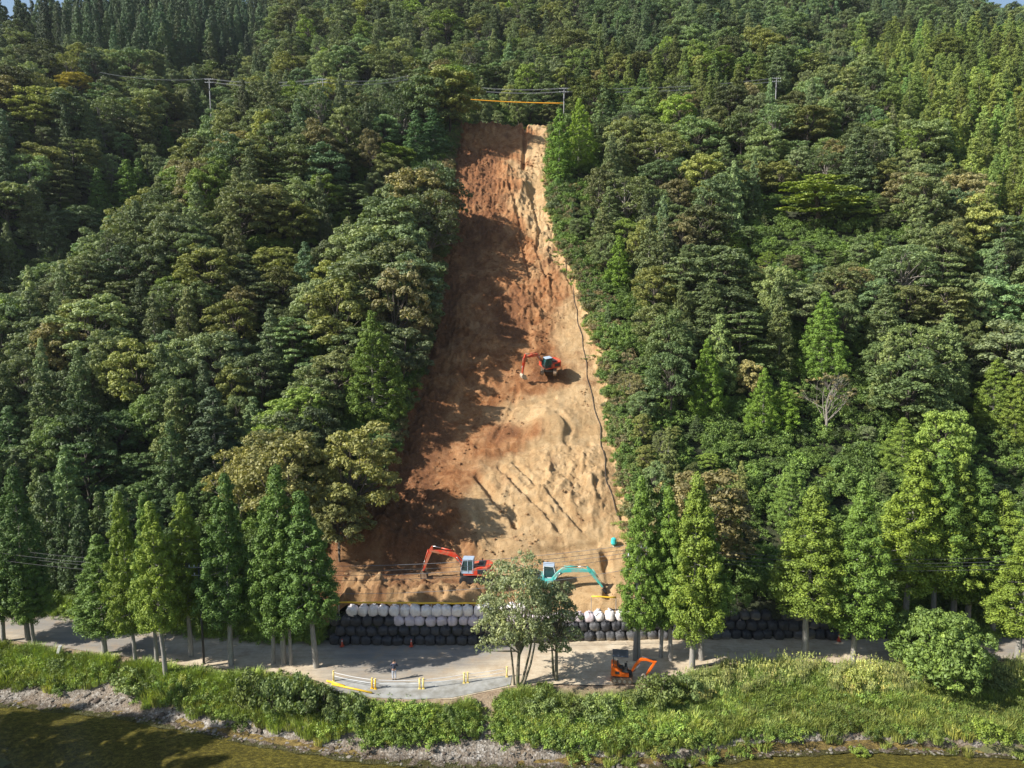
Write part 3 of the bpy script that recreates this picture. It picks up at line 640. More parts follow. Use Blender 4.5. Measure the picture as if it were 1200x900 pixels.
# roadside cedars, one by one
CY1, CY2, CY3, CDK = (.088, .138, .024), (.070, .120, .024), (.098, .142, .024), (.048, .090, .022)
rc = 'tall cedars lining the river side of the road'
for a in [(4, 752, 628, 44, CY2, 'bushy short cedar cut by the left picture edge in front of the taller cedar'),
          (33, 750, 549, 46, CDK, 'dark tall cedar at the left end of the roadside row'),
          (40, 754, 640, 34, CY2, 'low cedar with leaning grey trunk beside the dark tall cedar at the left end'),
          (123, 766, 628, 52, CY2, 'short stout lone cedar with one bare trunk left of the long cedar row'),
          (159, 775, 579, 36, CY3, 'yellow-green cedar first in the long row left of the landslide'),
          (184, 777, 577, 36, CY2, 'slim cedar second in the long row left of the landslide'),
          (194, 789, 590, 44, CY3, 'cedar with thick bare trunk nearest the river in the left row'),
          (224, 769, 579, 46, CY3, 'yellowish cedar with gappy crown just left of the darkest pointed cedar'),
          (271, 780, 558, 54, CDK, 'darkest sharply pointed cedar with foliage almost to the ground'),
          (320, 778, 590, 44, CY2, 'cedar on the left side of the wide clump left of the sandbag wall'),
          (333, 778, 547, 56, CY2, 'tallest cedar in the clump left of the sandbag wall'),
          (341, 779, 600, 36, CDK, 'slim cedar squeezed behind the tallest one left of the sandbag wall'),
          (371, 782, 576, 58, CDK, 'dark cedar right beside the left end of the sandbag wall')]:
    by_px('cedar', *a, group=rc, vi=a[0])
for a in [(748, 772, 560, 40, CY2, 'leftmost slim cedar behind the concrete utility pole'),
          (774, 770, 566, 40, CDK, 'dark cedar just right of the concrete utility pole'),
          (786, 774, 572, 44, CY2, 'pale trunked cedar above the arm of the small orange excavator'),
          (811, 783, 554, 58, CY3, 'large bright cedar with lumpy foliage right of the small orange excavator'),
          (822, 773, 566, 56, CY2, 'cedar on the right side of the clump right of the landslide'),
          (943, 770, 572, 66, CY3, 'lone yellow-green cedar with long pale bare trunk right of the landslide'),
          (1000, 778, 565, 56, CY2, 'cedar with brown trunk standing in the grass between the lone cedar and the big bush'),
          (1192, 776, 615, 60, CY3, 'cedar with pale trunk cut by the right picture edge')]:
    by_px('cedar', *a, group=rc, vi=a[0] // 3)
r2 = 'cedars on the hill side of the road behind the big bush'
for a in [(1060, 746, 530, 66, CY3, 'cedar leftmost in the clump behind the big bush'), (1091, 746, 530, 56, CY2, 'pointed cedar second in the clump behind the big bush'),
          (1116, 745, 541, 60, CY3, 'bright lumpy cedar in the middle of the clump behind the big bush'), (1132, 744, 552, 60, CY2, 'cedar fourth in the clump behind the big bush'),
          (1163, 744, 576, 54, CY3, 'cedar rightmost in the clump behind the big bush')]:
    by_px('cedar', *a, group=r2, vi=a[0] // 5)
# the two olive-green riverside trees in front of the sandbags
OL = (.115, .138, .088)
by_px('olive', 606, 803, 655, 90, OL, 'grey-green airy tree with twin trunks in front of the sandbag wall', vi=0, rz=.4)
by_px('olive', 652, 797, 672, 92, (.105, .128, .080), 'narrower grey-green tree with mossy trunk next to the twin trunked one', vi=1, rz=2.0)
# single trees that stand out on the hillside
YL, OLV, BR, GR = (.128, .128, .052), (.118, .124, .050), (.14, .125, .07), (.085, .145, .022)
for kd, a in [('hill_cedar', (438, 498, 366, 72, (.070, .112, .02), 'big dark pointed cedar at the left edge of the landslide, level with the upper excavator')),
          ('broad', (335, 640, 498, 100, YL, 'big yellow-olive autumn tree above the roadside cedars left of the landslide')),
          ('broad', (418, 640, 492, 100, OLV, 'olive autumn tree touching the landslide edge right of the big yellow-olive one')),
          ('sparse', (285, 620, 522, 70, YL, 'thin yellowish tree left of the big yellow-olive autumn tree')),
          ('broad', (398, 664, 566, 70, OLV, 'lower olive tree overhanging the landslide above the dark cedar by the sandbags')),
          ('broad', (820, 690, 543, 118, (.110, .100, .052), 'rusty brown crowned tree behind the cedar clump right of the landslide')),
          ('bare', (968, 510, 446, 66, BR, 'grey leafless tree in the middle of the forest right of the landslide')),
          ('hill_cedar', (826, 492, 398, 46, GR, 'bright green pointed cedar right of the landslide level with the upper excavator')),
          ('hill_cedar', (893, 512, 432, 42, GR, 'bright green cedar left of the leafless grey tree')),
          ('hill_cedar', (916, 508, 448, 34, GR, 'slim bright green cedar touching the left of the leafless grey tree')),
          ('hill_cedar', (962, 448, 343, 58, (.10, .17, .03), 'tall light green pointed cedar above the leafless grey tree')),
          ('hill_cedar', (1162, 505, 420, 56, (.11, .16, .03), 'light green cedar near the right picture edge level with the upper excavator')),
          ('hill_cedar', (1188, 520, 438, 50, (.12, .165, .03), 'yellow-green cedar cut by the right picture edge above the roadside clump')),
          ('hill_cedar', (1055, 560, 490, 54, (.10, .15, .03), 'light yellow-green cedar rising behind the roadside clump on the right')),
          ('hill_cedar', (925, 620, 540, 50, (.085, .14, .035), 'fresh green young tree behind the lone yellow-green roadside cedar')),
          ('hill_cedar', (725, 340, 278, 30, GR, 'small bright cedar close to the right edge of the landslide, above the excavator')),
          ('hill_cedar', (678, 200, 116, 40, (.10, .16, .02), 'yellow-green cedar at the top right corner of the landslide')),
          ('hill_cedar', (655, 215, 128, 30, (.07, .13, .02), 'cedar hard against the top right corner of the landslide')),
          ('hill_cedar', (152, 250, 188, 34, (.075, .13, .03), 'tallest of the bright small cedars in the shaded valley')),
          ('hill_cedar', (118, 262, 198, 24, (.070, .125, .03), 'leftmost bright small cedar in the shaded valley')),
          ('hill_cedar', (165, 240, 186, 22, (.070, .125, .03), 'slim cedar touching the tallest small cedar in the shaded valley')),
          ('hill_cedar', (196, 190, 148, 22, (.070, .125, .03), 'small cedar upslope of the pair in the shaded valley')),
          ('broad', (90, 118, 82, 38, (.17, .15, .03), 'golden yellow tree among the dark trees of the upper left hill')),
          ('layered', (960, 265, 205, 118, (.13, .17, .04), 'wide flat-layered light green tree high in the forest right of the landslide')),
          ('hill_cedar', (508, 185, 128, 34, (.055, .11, .045), 'blue-green cedar at the top left corner of the landslide')),
          ('hill_cedar', (488, 196, 130, 32, (.055, .105, .045), 'blue-green cedar left of the one at the top left corner of the landslide'))]:
    by_px('big_cedar' if kd == 'hill_cedar' and a[3] >= 40 else kd, *a, surf=True)
by_px('bush', 1095, 796, 722, 108, (.088, .135, .036), 'big leafy green bush on the grassy bank near the right side')

for px_, Y_ in ((378, 190), (482, 196), (661, 184), (910, 190), (245, 196)):
    r_ = ray(px_, 95); FEAT.append((r_[0] * Y_ / r_[1], Y_ + 1, 7.0, 10))
    TAKEN.append((r_[0] * Y_ / r_[1], Y_, 1.2))
# the woods: spread over the hillside, kind and colour by where they stand
taken = [(a, b, c) for a, b, c in TAKEN]
cells = {}
def free(x, y, r_):
    ci, cj = int(x // 8), int(y // 8)
    for i in range(ci - 1, ci + 2):
        for j in range(cj - 1, cj + 2):
            for (a, b, c) in cells.get((i, j), ()):
                if (a - x) ** 2 + (b - y) ** 2 < (c + r_) ** 2: return False
    return True
def put(x, y, r_): cells.setdefault((int(x // 8), int(y // 8)), []).append((x, y, r_))
for a in taken: put(*a)
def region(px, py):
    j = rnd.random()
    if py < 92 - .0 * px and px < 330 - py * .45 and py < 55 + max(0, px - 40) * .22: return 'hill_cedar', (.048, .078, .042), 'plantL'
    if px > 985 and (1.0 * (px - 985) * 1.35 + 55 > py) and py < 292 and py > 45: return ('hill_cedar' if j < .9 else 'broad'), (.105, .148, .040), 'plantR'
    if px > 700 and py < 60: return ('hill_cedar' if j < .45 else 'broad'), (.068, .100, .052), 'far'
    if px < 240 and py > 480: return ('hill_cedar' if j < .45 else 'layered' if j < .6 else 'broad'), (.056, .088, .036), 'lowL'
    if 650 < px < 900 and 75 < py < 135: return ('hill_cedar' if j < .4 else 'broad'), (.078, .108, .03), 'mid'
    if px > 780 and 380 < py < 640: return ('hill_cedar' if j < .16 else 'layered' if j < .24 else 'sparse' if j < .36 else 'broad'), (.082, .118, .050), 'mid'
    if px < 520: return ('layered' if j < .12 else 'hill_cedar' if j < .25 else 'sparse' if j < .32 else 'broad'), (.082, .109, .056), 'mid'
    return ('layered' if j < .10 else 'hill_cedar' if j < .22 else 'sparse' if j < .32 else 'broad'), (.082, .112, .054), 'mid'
cand = []
def scatter(n, ya, yb):
    for _ in range(n):
        y = math.sqrt(rnd.uniform(ya * ya, yb * yb)); x = rnd.uniform(-1.02, 1.02) * y
        if y < float(y_far(x)) + 2.4 or (x > -21 and x < 44 and y < float(y_far(x)) + (4.8 if x > 22 else 6.5)): continue
        m_ = float(scar_mask(x, y, 1.4 if x > -2 else .1))
        if m_ > .02: continue
        if 180.2 < y < 188.5 and -22 < x < 20: continue
        s = y - 184
        l, r_ = scar_edges(y)
        edge = min(abs(x - l), abs(x - r_)) if 72 < y < 180 else 99
        rr = 1.55 + .0056 * max(0, y - 75)
        z = Z1(x, y); px, py, f = to_px(x, y, z + 4)
        if not (-270 < px < 1470): continue
        kd, tint, zone = region(px, py)
        if kd == 'hill_cedar': rr *= .82
        rr *= rnd.uniform(.72, 1.40)
        if not free(x, y, rr): continue
        put(x, y, rr)
        sc = rnd.uniform(.70, 1.25) * (1.02 + .0010 * max(0, y - 120))
        if 180 < y < 200 and abs(x) < 25: sc *= .7
        if x < 0 and edge < 11 and 84 < y < 178: sc = max(sc, 1.2) * 1.36
        if x > 0 and edge < 7: sc *= .62 if kd != 'hill_cedar' else .8
        if y < 84: sc *= .72
        if kd == 'hill_cedar': sc = rnd.uniform(.8, 1.15) * (1.05 + .0004 * max(0, y - 120))
        h = H0[kd] * sc * (1.0 if kd != 'hill_cedar' else .92 if zone != 'plantL' else 1.15); wd = W0[kd] * sc * (rr / (1.55 + .0056 * max(0, y - 75))) * rnd.uniform(.95, 1.15)
        if kd == 'hill_cedar': wd *= 1.12
        for (fx, fy, fw, fh) in FEAT:
            if abs(x - fx * y / fy) < fw * .85 and -19 < y - fy < 1.5:
                k = max(.28, min(1.0, .30 + .34 * max(0, (fy - y - 4) / 14) + .25 * max(0, abs(x - fx * y / fy) / (fw * .75) - .6)))
                h *= k; wd *= max(.5, k)
        for (fx, fy, fw, fh) in FEAT:
            if fw > 7.2 and fh > 13 and -15 < x - fx < 6 and abs(y - fy) < 8: h *= .62; wd *= .75; break
        v = max(.55, rnd.gauss(1, .25)); hu = rnd.gauss(0, .09)
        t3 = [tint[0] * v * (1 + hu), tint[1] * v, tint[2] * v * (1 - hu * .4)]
        col = 'green'
        if kd in ('broad', 'sparse') and zone == 'mid':
            q = rnd.random()
            if q < .06: t3 = [.118 * v, .112 * v, .06 * v]; col = 'brownish'
            elif q < .20: t3 = [.110 * v, .125 * v, .045 * v]; col = 'olive'
            elif q < .27: t3 = [.100 * v, .145 * v, .035 * v]; col = 'bright green'
            elif q < .36: t3 = [.085 * v, .108 * v, .060 * v]; col = 'grey-green'
        cand.append((x, y, z - .2, kd, h, wd, t3, col, px, py, f, zone))
scatter(8000, 70, 130); scatter(12000, 130, 235); scatter(14500, 235, 440)
def in_frame(c): return -15 < c[8] < 1215 and -20 < c[9] < 900
limit = {'hill_cedar': 215, 'broad': 235, 'layered': 130, 'sparse': 60}
byk = {}
for c in sorted(cand, key=lambda c: -(c[5] / c[10]) if in_frame(c) else 1): byk.setdefault(c[3], []).append(c)
def where(px, py):
    if py < 130 and px < 520: v = 'on the upper left hill under the sky'
    elif py < 135: v = 'above the top of the landslide'
    elif px < 260 and py < 330: v = 'around the shaded valley on the left'
    elif px < 560: v = 'left of the landslide, ' + ('high on its slope' if py < 250 else 'level with its middle' if py < 420 else 'just above the road')
    elif px < 900: v = 'along the right edge of the landslide, ' + ('near its top' if py < 260 else 'level with its middle' if py < 480 else 'near its foot')
    else: v = 'far right, ' + ('on the upper hill' if py < 220 else 'half way up' if py < 440 else 'behind the roadside cedars')
    return v
adj = {'hill_cedar': 'pointed cedar', 'broad': 'round crowned tree', 'layered': 'flat-layered tree', 'sparse': 'thin crowned tree'}
rest = []
for kd, lst in byk.items():
    for i, c in enumerate(lst):
        x, y, z, _, h, wd, t3, col, px, py, f, zone = c
        if i < limit[kd] and in_frame(c):
            shade = ('dark green ' if sum(t3) < .17 else 'green ') if col == 'green' else col + ' '
            lab = shade + adj[kd] + ' ' + where(px, py)
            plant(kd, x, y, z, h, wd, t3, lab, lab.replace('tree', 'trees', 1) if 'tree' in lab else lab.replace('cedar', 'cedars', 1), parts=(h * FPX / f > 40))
        else: rest.append(c)
# everything past the largest few hundred, one far-off wood
KI = {}; pcol = bpy.data.collections.new('wood_kinds'); idx = 0
for kd in ('broad', 'hill_cedar', 'layered', 'shrub', 'sparse'):
    for k, (cm, tm, wm) in enumerate(PROTO[kd]):
        o = bpy.data.objects.new('wood_%02d' % idx, wm); pcol.objects.link(o); KI.setdefault(kd, []).append(idx); idx += 1
def instancer(name, items, col_, label):
    """items: x, y, z, index, rotation, sxy, sz, tint"""
    me = bpy.data.meshes.new(name); me.from_pydata([i[:3] for i in items], [], []); n = len(items)
    def A(nm, ty, vals, fld='value'):
        a = me.attributes.new(nm, ty, 'POINT'); a.data.foreach_set(fld, np.asarray(vals).ravel())
    A('kind_index', 'INT', np.array([i[3] for i in items], np.int32)); A('turn', 'FLOAT_VECTOR', np.array([(i[8] if len(i) > 8 else 0, i[9] if len(i) > 9 else 0, i[4]) for i in items], np.float32), 'vector')
    A('size', 'FLOAT_VECTOR', np.array([(i[5], i[5], i[6]) for i in items], np.float32), 'vector')
    A('tint', 'FLOAT_VECTOR', np.array([i[7] for i in items], np.float32), 'vector')
    ng = bpy.data.node_groups.new(name, 'GeometryNodeTree')
    ng.interface.new_socket('Geometry', in_out='INPUT', socket_type='NodeSocketGeometry'); ng.interface.new_socket('Geometry', in_out='OUTPUT', socket_type='NodeSocketGeometry')
    gi = ng.nodes.new('NodeGroupInput'); go = ng.nodes.new('NodeGroupOutput'); ip = ng.nodes.new('GeometryNodeInstanceOnPoints'); ci = ng.nodes.new('GeometryNodeCollectionInfo')
    ci.inputs['Collection'].default_value = col_; ci.inputs['Separate Children'].default_value = True; ci.inputs['Reset Children'].default_value = True
    ip.inputs['Pick Instance'].default_value = True
    def NA(nm, ty):
        a = ng.nodes.new('GeometryNodeInputNamedAttribute'); a.data_type = ty; a.inputs['Name'].default_value = nm; return [o_ for o_ in a.outputs if o_.enabled and o_.name == 'Attribute'][0]
    L = ng.links.new
    L(gi.outputs[0], ip.inputs['Points']); L(ci.outputs[0], ip.inputs['Instance']); L(NA('kind_index', 'INT'), ip.inputs['Instance Index'])
    L(NA('turn', 'FLOAT_VECTOR'), ip.inputs['Rotation']); L(NA('size', 'FLOAT_VECTOR'), ip.inputs['Scale']); L(ip.outputs[0], go.inputs[0])
    o = link(name, me); md = o.modifiers.new('spread', 'NODES'); md.node_group = ng
    return tag(o, label, None, None, 'stuff')
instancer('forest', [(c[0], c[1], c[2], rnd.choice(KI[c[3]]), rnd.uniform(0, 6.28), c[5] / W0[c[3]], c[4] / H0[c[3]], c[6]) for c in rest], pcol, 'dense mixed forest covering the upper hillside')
print('trees', len(cand), 'rest', len(rest), {k: len(v) for k, v in byk.items()})
# undergrowth between the trees and along the cut edges
ug = []
for _ in range(26000):
    y = math.sqrt(rnd.uniform(70 ** 2, 260 ** 2)); x = rnd.uniform(-.75, .75) * y
    if y < float(y_far(x)) + 1.2 or (x > -21 and x < 44 and y < float(y_far(x)) + (1.9 if x > 18 else 7)): continue
    m_ = float(scar_mask(x, y, .5))
    if m_ > .05 or (180.5 < y < 188 and abs(x) < 22): continue
    if rnd.random() > (1.0 if y < 130 or m_ > 0 else .55): continue
    s = rnd.uniform(.6, 1.5) * (1 + .003 * max(0, y - 120)); v = rnd.gauss(1, .2)
    ug.append((x, y, Z1(x, y) - .25, rnd.choice(KI['shrub']), rnd.uniform(0, 6.28), s, s * rnd.uniform(.7, 1.2), (.065 * v, .105 * v, .030 * v)))
for _ in range(1700):
    y = rnd.uniform(76, 180); l, r_ = scar_edges(y); sd_ = rnd.random() < .5
    x = float(l) + .6 - abs(rnd.gauss(0, 1.6)) if sd_ else float(r_) - .5 + abs(rnd.gauss(0, 2.2)); s = rnd.uniform(.45, 1.15); v = rnd.gauss(1, .2)
    ug.append((x, y, (ZS(x, y) if float(scar_mask(x, y, -.4)) > .1 else Z1(x, y)) - .2, rnd.choice(KI['shrub']), rnd.uniform(0, 6.28), s, s * rnd.uniform(.7, 1.2), [(.085 * v, .120 * v, .04 * v), (.10 * v, .10 * v, .055 * v), (.12 * v, .10 * v, .065 * v), (.07 * v, .12 * v, .035 * v), (.075 * v, .10 * v, .05 * v)][rnd.randrange(5)]))
instancer('undergrowth', ug, pcol, 'low green undergrowth between the trees and along the landslide edges')

for _ in range(0): pass
# ------------------------------------------------------------------ the river bank: shrubs one by one, grass and creepers as cover
GB1, GB2, GB3, GB4 = (.090, .125, .050), (.115, .160, .030), (.065, .088, .033), (.14, .165, .05)
bs = 'round shrubs on the river bank'
for a in [(152, 812, 776, 56, GB1, 'grey-green shrub below the gap between the lone short cedar and the long row'), (178, 806, 782, 34, GB3, 'small dark shrub at the foot of the cedar nearest the river'),
          (214, 818, 786, 34, GB4, 'yellowish shrub right of the cedar nearest the river'), 
          (294, 832, 778, 54, GB3, 'dark green shrub in the thicket below the cedar clump'), (322, 838, 780, 58, GB1, 'large rounded shrub in the thicket below the cedar clump'), (352, 840, 784, 56, GB1, 'large rounded shrub left of the yellow barrier'),
          (382, 842, 796, 48, GB3, 'dark shrub below the left end of the yellow barrier'), (408, 846, 806, 54, GB1, 'grey-green shrub below the yellow barrier'), (446, 852, 822, 40, GB2, 'bright shrub below the person on the road'),
          (478, 855, 826, 36, GB2, 'bright shrub below the double yellow posts'), (504, 856, 824, 34, GB2, 'bright shrub below the right half of the barrier'), (524, 854, 820, 26, GB1, 'shrub left of the bare washed out strip in the bank'),
          (620, 842, 812, 26, GB3, 'dark shrub right of the bare washed out strip under the twin trunked tree'), (632, 840, 808, 50, GB1, 'shrub below the mossy trunked tree'), (668, 842, 812, 50, GB3, 'dark shrub left of the small orange excavator'),
          (700, 846, 808, 52, GB1, 'shrub straight below the small orange excavator'), (742, 830, 804, 40, GB3, 'dark shrub under the arm of the small orange excavator'), (775, 826, 782, 60, GB3, 'dark shrub at the foot of the pale cedar trunks'),
          (806, 822, 784, 50, GB1, 'shrub at the foot of the large bright cedar'), (1168, 806, 778, 60, GB3, 'dark shrub right of the big leafy bush'), (1005, 812, 776, 44, GB4, 'pale flowering shrub at the foot of the brown trunked cedar'),
          (1160, 872, 838, 48, GB2, 'shrub at the water edge near the right corner'), (1010, 886, 870, 26, GB2, 'tiny lone shrub on the gravel at the water'), (68, 792, 768, 40, GB1, 'low shrub left of the tilted white post')]:
    bx, by, ty, wp, tint, lab = a
    x, y, z = hit(bx, by); f = to_px(x, y, z)[2]; r_ = ray(bx, ty); h = max(.7, CAMZ + r_[2] * (y + .6) / r_[1] - z)
    plant('shrub', x, y + .3, z - .15, h * 1.05, wp * f / FPX, tint, lab, bs)
bcol = bpy.data.collections.new('bank_plants'); BK = {'creeper': [], 'grass': [], 'reed': []}; bi = 0
def blades(n, h, r0, wdt, lean, leaf_end=False):
    a = g.uniform(0, 2 * np.pi, n); r_ = r0 * np.sqrt(g.uniform(0, 1, n)); p0 = np.stack([np.cos(a) * r_, np.sin(a) * r_, -.05 + 0 * a], 1)
    d = np.stack([np.cos(a), np.sin(a), 0 * a], 1) * g.uniform(.1, 1, n)[:, None] * lean + g.normal(0, .12, (n, 3)) * np.array([1, 1, 0])
    hh = h * g.uniform(.55, 1.15, n); sd_ = np.cross(d + np.array([1e-3, 0, 0]), [0, 0, 1.0]); sd_ /= np.linalg.norm(sd_, axis=1, keepdims=True); sd_ *= wdt
    m_ = p0 + d * hh[:, None] * .35 + np.array([0, 0, 1]) * hh[:, None] * .6; e = p0 + d * hh[:, None] + np.array([0, 0, 1]) * hh[:, None] * .95
    V_ = np.stack([p0 - sd_, p0 + sd_, m_ + sd_ * .8, m_ - sd_ * .8, m_ - sd_ * .8, m_ + sd_ * .8, e + sd_ * .1, e - sd_ * .1], 1).reshape(-1, 3)
    F_ = np.arange(n * 8).reshape(-1, 4); return V_, F_, np.repeat(np.clip(g.normal(.5, .2, n), 0, 1), 8)
for kd in ('creeper', 'creeper', 'grass', 'grass', 'reed'):
    if kd == 'creeper':
        k = 16; c = np.stack([g.normal(0, .42, k), g.normal(0, .42, k), g.uniform(.08, .38, k)], 1); cr = leaf_cloud(c, g.uniform(.18, .34, k), 52, .056, .8, .5, .3, .8)
    elif kd == 'grass': cr = blades(150, .78, .55, .026, .5)
    else:
        b = blades(46, 1.25, .35, .022, .28); q = 14; c = np.stack([g.normal(0, .35, q), g.normal(0, .35, q), g.uniform(1.0, 1.45, q)], 1)
        cr = join([b, (lambda t_: (t_[0], t_[1], np.clip(t_[2] + .5, 0, 1)))(leaf_cloud(c, np.tile([[.05, .05, .16]], (q, 1)), 8, .05, .6, .2, .3, .5))])
    me = np_mesh('bank_' + kd, cr[0], cr[1], [M_LEAF], False, {'leafvar': cr[2]}); o = bpy.data.objects.new('bank_%02d' % bi, me); bcol.objects.link(o); BK[kd].append(bi); bi += 1
gr = []
for _ in range(17500):
    x = rnd.uniform(-74, 74); yg, yn = float(rag(x)), float(y_near(x)); y = rnd.uniform(yg - .5, yn + .5)
    if y < yg + .5 * float(vnoise(x * .8, 0 * x + 3)) and rnd.random() < .7: continue
    t_ = (y - yg) / (yn - yg); px, py, f = to_px(x, y, Z1(x, y))
    if not -220 < px < 1420: continue
    if float(bare_f(np.array(x), np.array(y))) > .35: continue
    if rnd.random() < .30 * float(vnoise(x * .5 + 3, y * 1.1, 57)): continue          # washed out strip
    if 372 < px < 600 and t_ > .78: continue                    # lay-by edge
    if 640 < px < 765 and t_ > .70: continue
    if t_ < .08 and rnd.random() < .6: continue
    if px < 420 and t_ < .35 and rnd.random() < .45 + .3 * float(vnoise(x * .4, y)): continue
    nz = float(vnoise(x * .22 + 9, y * .5, 55)); q = rnd.random()
    if px > 800: kd = 'reed' if (t_ > .5 and q < .45 and nz > .35) else 'grass' if q < .70 else 'creeper'
    elif px > 430: kd = 'creeper' if q < (.7 if nz > .4 else .3) else 'grass'
    else: kd = 'grass' if q < .72 else 'creeper'
    base = {'creeper': (.085, .130, .032), 'grass': (.108, .152, .045), 'reed': (.118, .145, .072)}[kd]
    if t_ < .35 and kd != 'creeper': base = (.122, .158, .05)
    if px < 380: base = tuple(b_ * .9 for b_ in base)
    v = rnd.gauss(1, .22) * (.62 + .85 * nz); dry = max(0, rnd.gauss(0, .12))
    s = rnd.uniform(.45, 1.25) * (.8 + .4 * nz)
    gr.append((x, y, Z1(x, y) - .04, rnd.choice(BK[kd]), rnd.uniform(0, 6.28), s, s, (base[0] * v * (1 + dry), base[1] * v, base[2] * v)))
# weeds at the crest, along the road's hill side and on the foot of the earth
for _ in range(900):
    x = rnd.uniform(-24, 22); y = rnd.uniform(179.4, 182.2); l, r_ = scar_edges(y); v = rnd.gauss(1, .2)
    if rnd.random() < .5 + (.5 if x < -8 or x > 7 else 0): gr.append((x, y, Z1(x, y), rnd.choice(BK['grass']), rnd.uniform(0, 6.28), rnd.uniform(.6, 1.2), rnd.uniform(.4, .8), (.13 * v, .17 * v, .06 * v)))
for _ in range(2600):
    x = rnd.choice([rnd.uniform(-62, -19), rnd.uniform(38, 64)]); y = float(y_far(x)) + rnd.uniform(.2, 6); v = rnd.gauss(1, .2)
    gr.append((x, y, Z1(x, y) - .05, rnd.choice(BK['creeper'] + BK['grass']), rnd.uniform(0, 6.28), rnd.uniform(.7, 1.5), rnd.uniform(.7, 1.4), (.12 * v, .17 * v, .045 * v)))
for _ in range(700):        # weeds on the earth close to its right edge
    y = rnd.uniform(76, 178); l, r_ = scar_edges(y); x = float(r_) + .9 - abs(rnd.gauss(0, 1.0)); v = rnd.gauss(1, .2)
    gr.append((x, y, ZS(x, y) - .03, rnd.choice(BK['creeper'] + BK['grass']), rnd.uniform(0, 6.28), rnd.uniform(.5, 1.1), rnd.uniform(.4, .9), (.11 * v, .15 * v, .05 * v)))
instancer('grass', gr, bcol, 'grass, reeds and creepers covering the river bank')

# trees on the far left point of the near bank, out of the picture, that shade the water
for i, (x, y) in enumerate([(-45, 50.5), (-48, 46), (-53, 52), (-57, 47), (-62, 53), (-68, 49)]):
    plant('cedar', x, y, -2.2, 17 + i % 3 * 2, 5.0, CDK, 'dark cedar on the near river point off the left side of the water', 'cedars shading the left part of the river')
bm_ = MB(); b2 = bmesh.new(); r_ = bmesh.ops.create_grid(b2, x_segments=20, y_segments=20, size=1)
for v in b2.verts:
    d = math.hypot(v.co.x, v.co.y); v.co = Vector((-58 + v.co.x * 17, 50 + v.co.y * 8, -1.9 - 3.2 * max(0, d - .55) + .1 * math.sin(v.co.x * 9)))
bm_._add(b2); tag(bm_.build('river_point', M_BANK, smooth=True), kind='structure')
# ------------------------------------------------------------------ wall of bulk bags
ONES = ['', 'first', 'second', 'third', 'fourth', 'fifth', 'sixth', 'seventh', 'eighth', 'ninth', 'tenth', 'eleventh', 'twelfth', 'thirteenth', 'fourteenth', 'fifteenth', 'sixteenth', 'seventeenth', 'eighteenth', 'nineteenth']
TENS = {2: ('twentieth', 'twenty'), 3: ('thirtieth', 'thirty'), 4: ('fortieth', 'forty'), 5: ('fiftieth', 'fifty'), 6: ('sixtieth', 'sixty')}
def nth(n):
    if n < 20: return ONES[n]
    a, b = divmod(n, 10); return TENS[a][0] if b == 0 else TENS[a][1] + '-' + ONES[b]
def bag_mesh(m_, seed, slump=0.0):
    rr = random.Random(seed); V_, F_ = [], []; nu, hs = 20, [0, .03, .12, .3, .5, .68, .80, .88, .93]
    rad = [.40, .47, .515, .535, .535, .52, .46, .34, .14]
    ph = [rr.uniform(0, 6.28) for _ in range(5)]
    for j, (h, r_) in enumerate(zip(hs, rad)):
        for i in range(nu):
            a = i * 2 * math.pi / nu; c, s = math.cos(a), math.sin(a)
            k = (abs(c) ** 4.2 + abs(s) ** 4.2) ** (-1 / 4.2) * .93
            q = 1 + .05 * math.sin(3 * a + ph[0] + h * 5) + .035 * math.sin(7 * a + ph[1] - h * 4) * (.3 + h) + .04 * math.sin(11 * a + ph[2] + h * 3)
            lean = slump * h * h
            V_.append((c * r_ * k * q + lean, s * r_ * k * q, h * (1 - slump * .25) + (.045 * math.sin(5 * a + ph[3]) + .03 * math.sin(9 * a + ph[4])) * (h > .6)))
    for j in range(len(hs) - 1):
        for i in range(nu): F_.append((j * nu + i, j * nu + (i + 1) % nu, (j + 1) * nu + (i + 1) % nu, (j + 1) * nu + i))
    F_.append(tuple(range(nu))[::-1]); o_ = (len(hs) - 1) * nu
    base = len(V_)                      # tied, crumpled neck
    for j, (h, r_) in enumerate(((.97, .09), (1.02, .16), (1.05, .19), (1.02, .10))):
        for i in range(nu):
            a = i * 2 * math.pi / nu; q = r_ * (1 + .4 * math.sin(5 * a + ph[1]) * (j > 0)); V_.append((math.cos(a) * q + slump, math.sin(a) * q, h + .03 * math.sin(4 * a + ph[2]) * (j > 0)))
    for i in range(nu): F_.append((o_ + i, o_ + (i + 1) % nu, base + (i + 1) % nu, base + i))
    for j in range(3):
        for i in range(nu): F_.append((base + j * nu + i, base + j * nu + (i + 1) % nu, base + (j + 1) * nu + (i + 1) % nu, base + (j + 1) * nu + i))
    F_.append(tuple(base + 3 * nu + i for i in range(nu)))
    return mesh_from('bag', V_, F_, [m_], True)
BAGS = {k: [bag_mesh(m_, 10 * i + j, .05 * j) for j in range(4)] for i, (k, m_) in enumerate((('b', M_BAGB), ('d', M_BAGD), ('w', M_BAGW), ('p', M_BAGP)))}
bgroup = 'bulk bags stacked as a wall between the road and the landslide'
def bag(kind, x, y, z, label, s=1.0, sz=1.0):
    o = tag(link('sandbag', rnd.choice(BAGS[kind]), None, (x, y, z), (rnd.gauss(0, .06), rnd.gauss(0, .06), rnd.choice([0, 1.57, 3.14, 4.71]) + rnd.gauss(0, .12))), label, 'sandbag', bgroup)
    q = rnd.uniform(.92, 1.06) * s; o.scale = (q, q, sz * rnd.uniform(.9, 1.0))
SP = 1.045
ROWN = ['bottom', 'second', 'third', 'topmost']
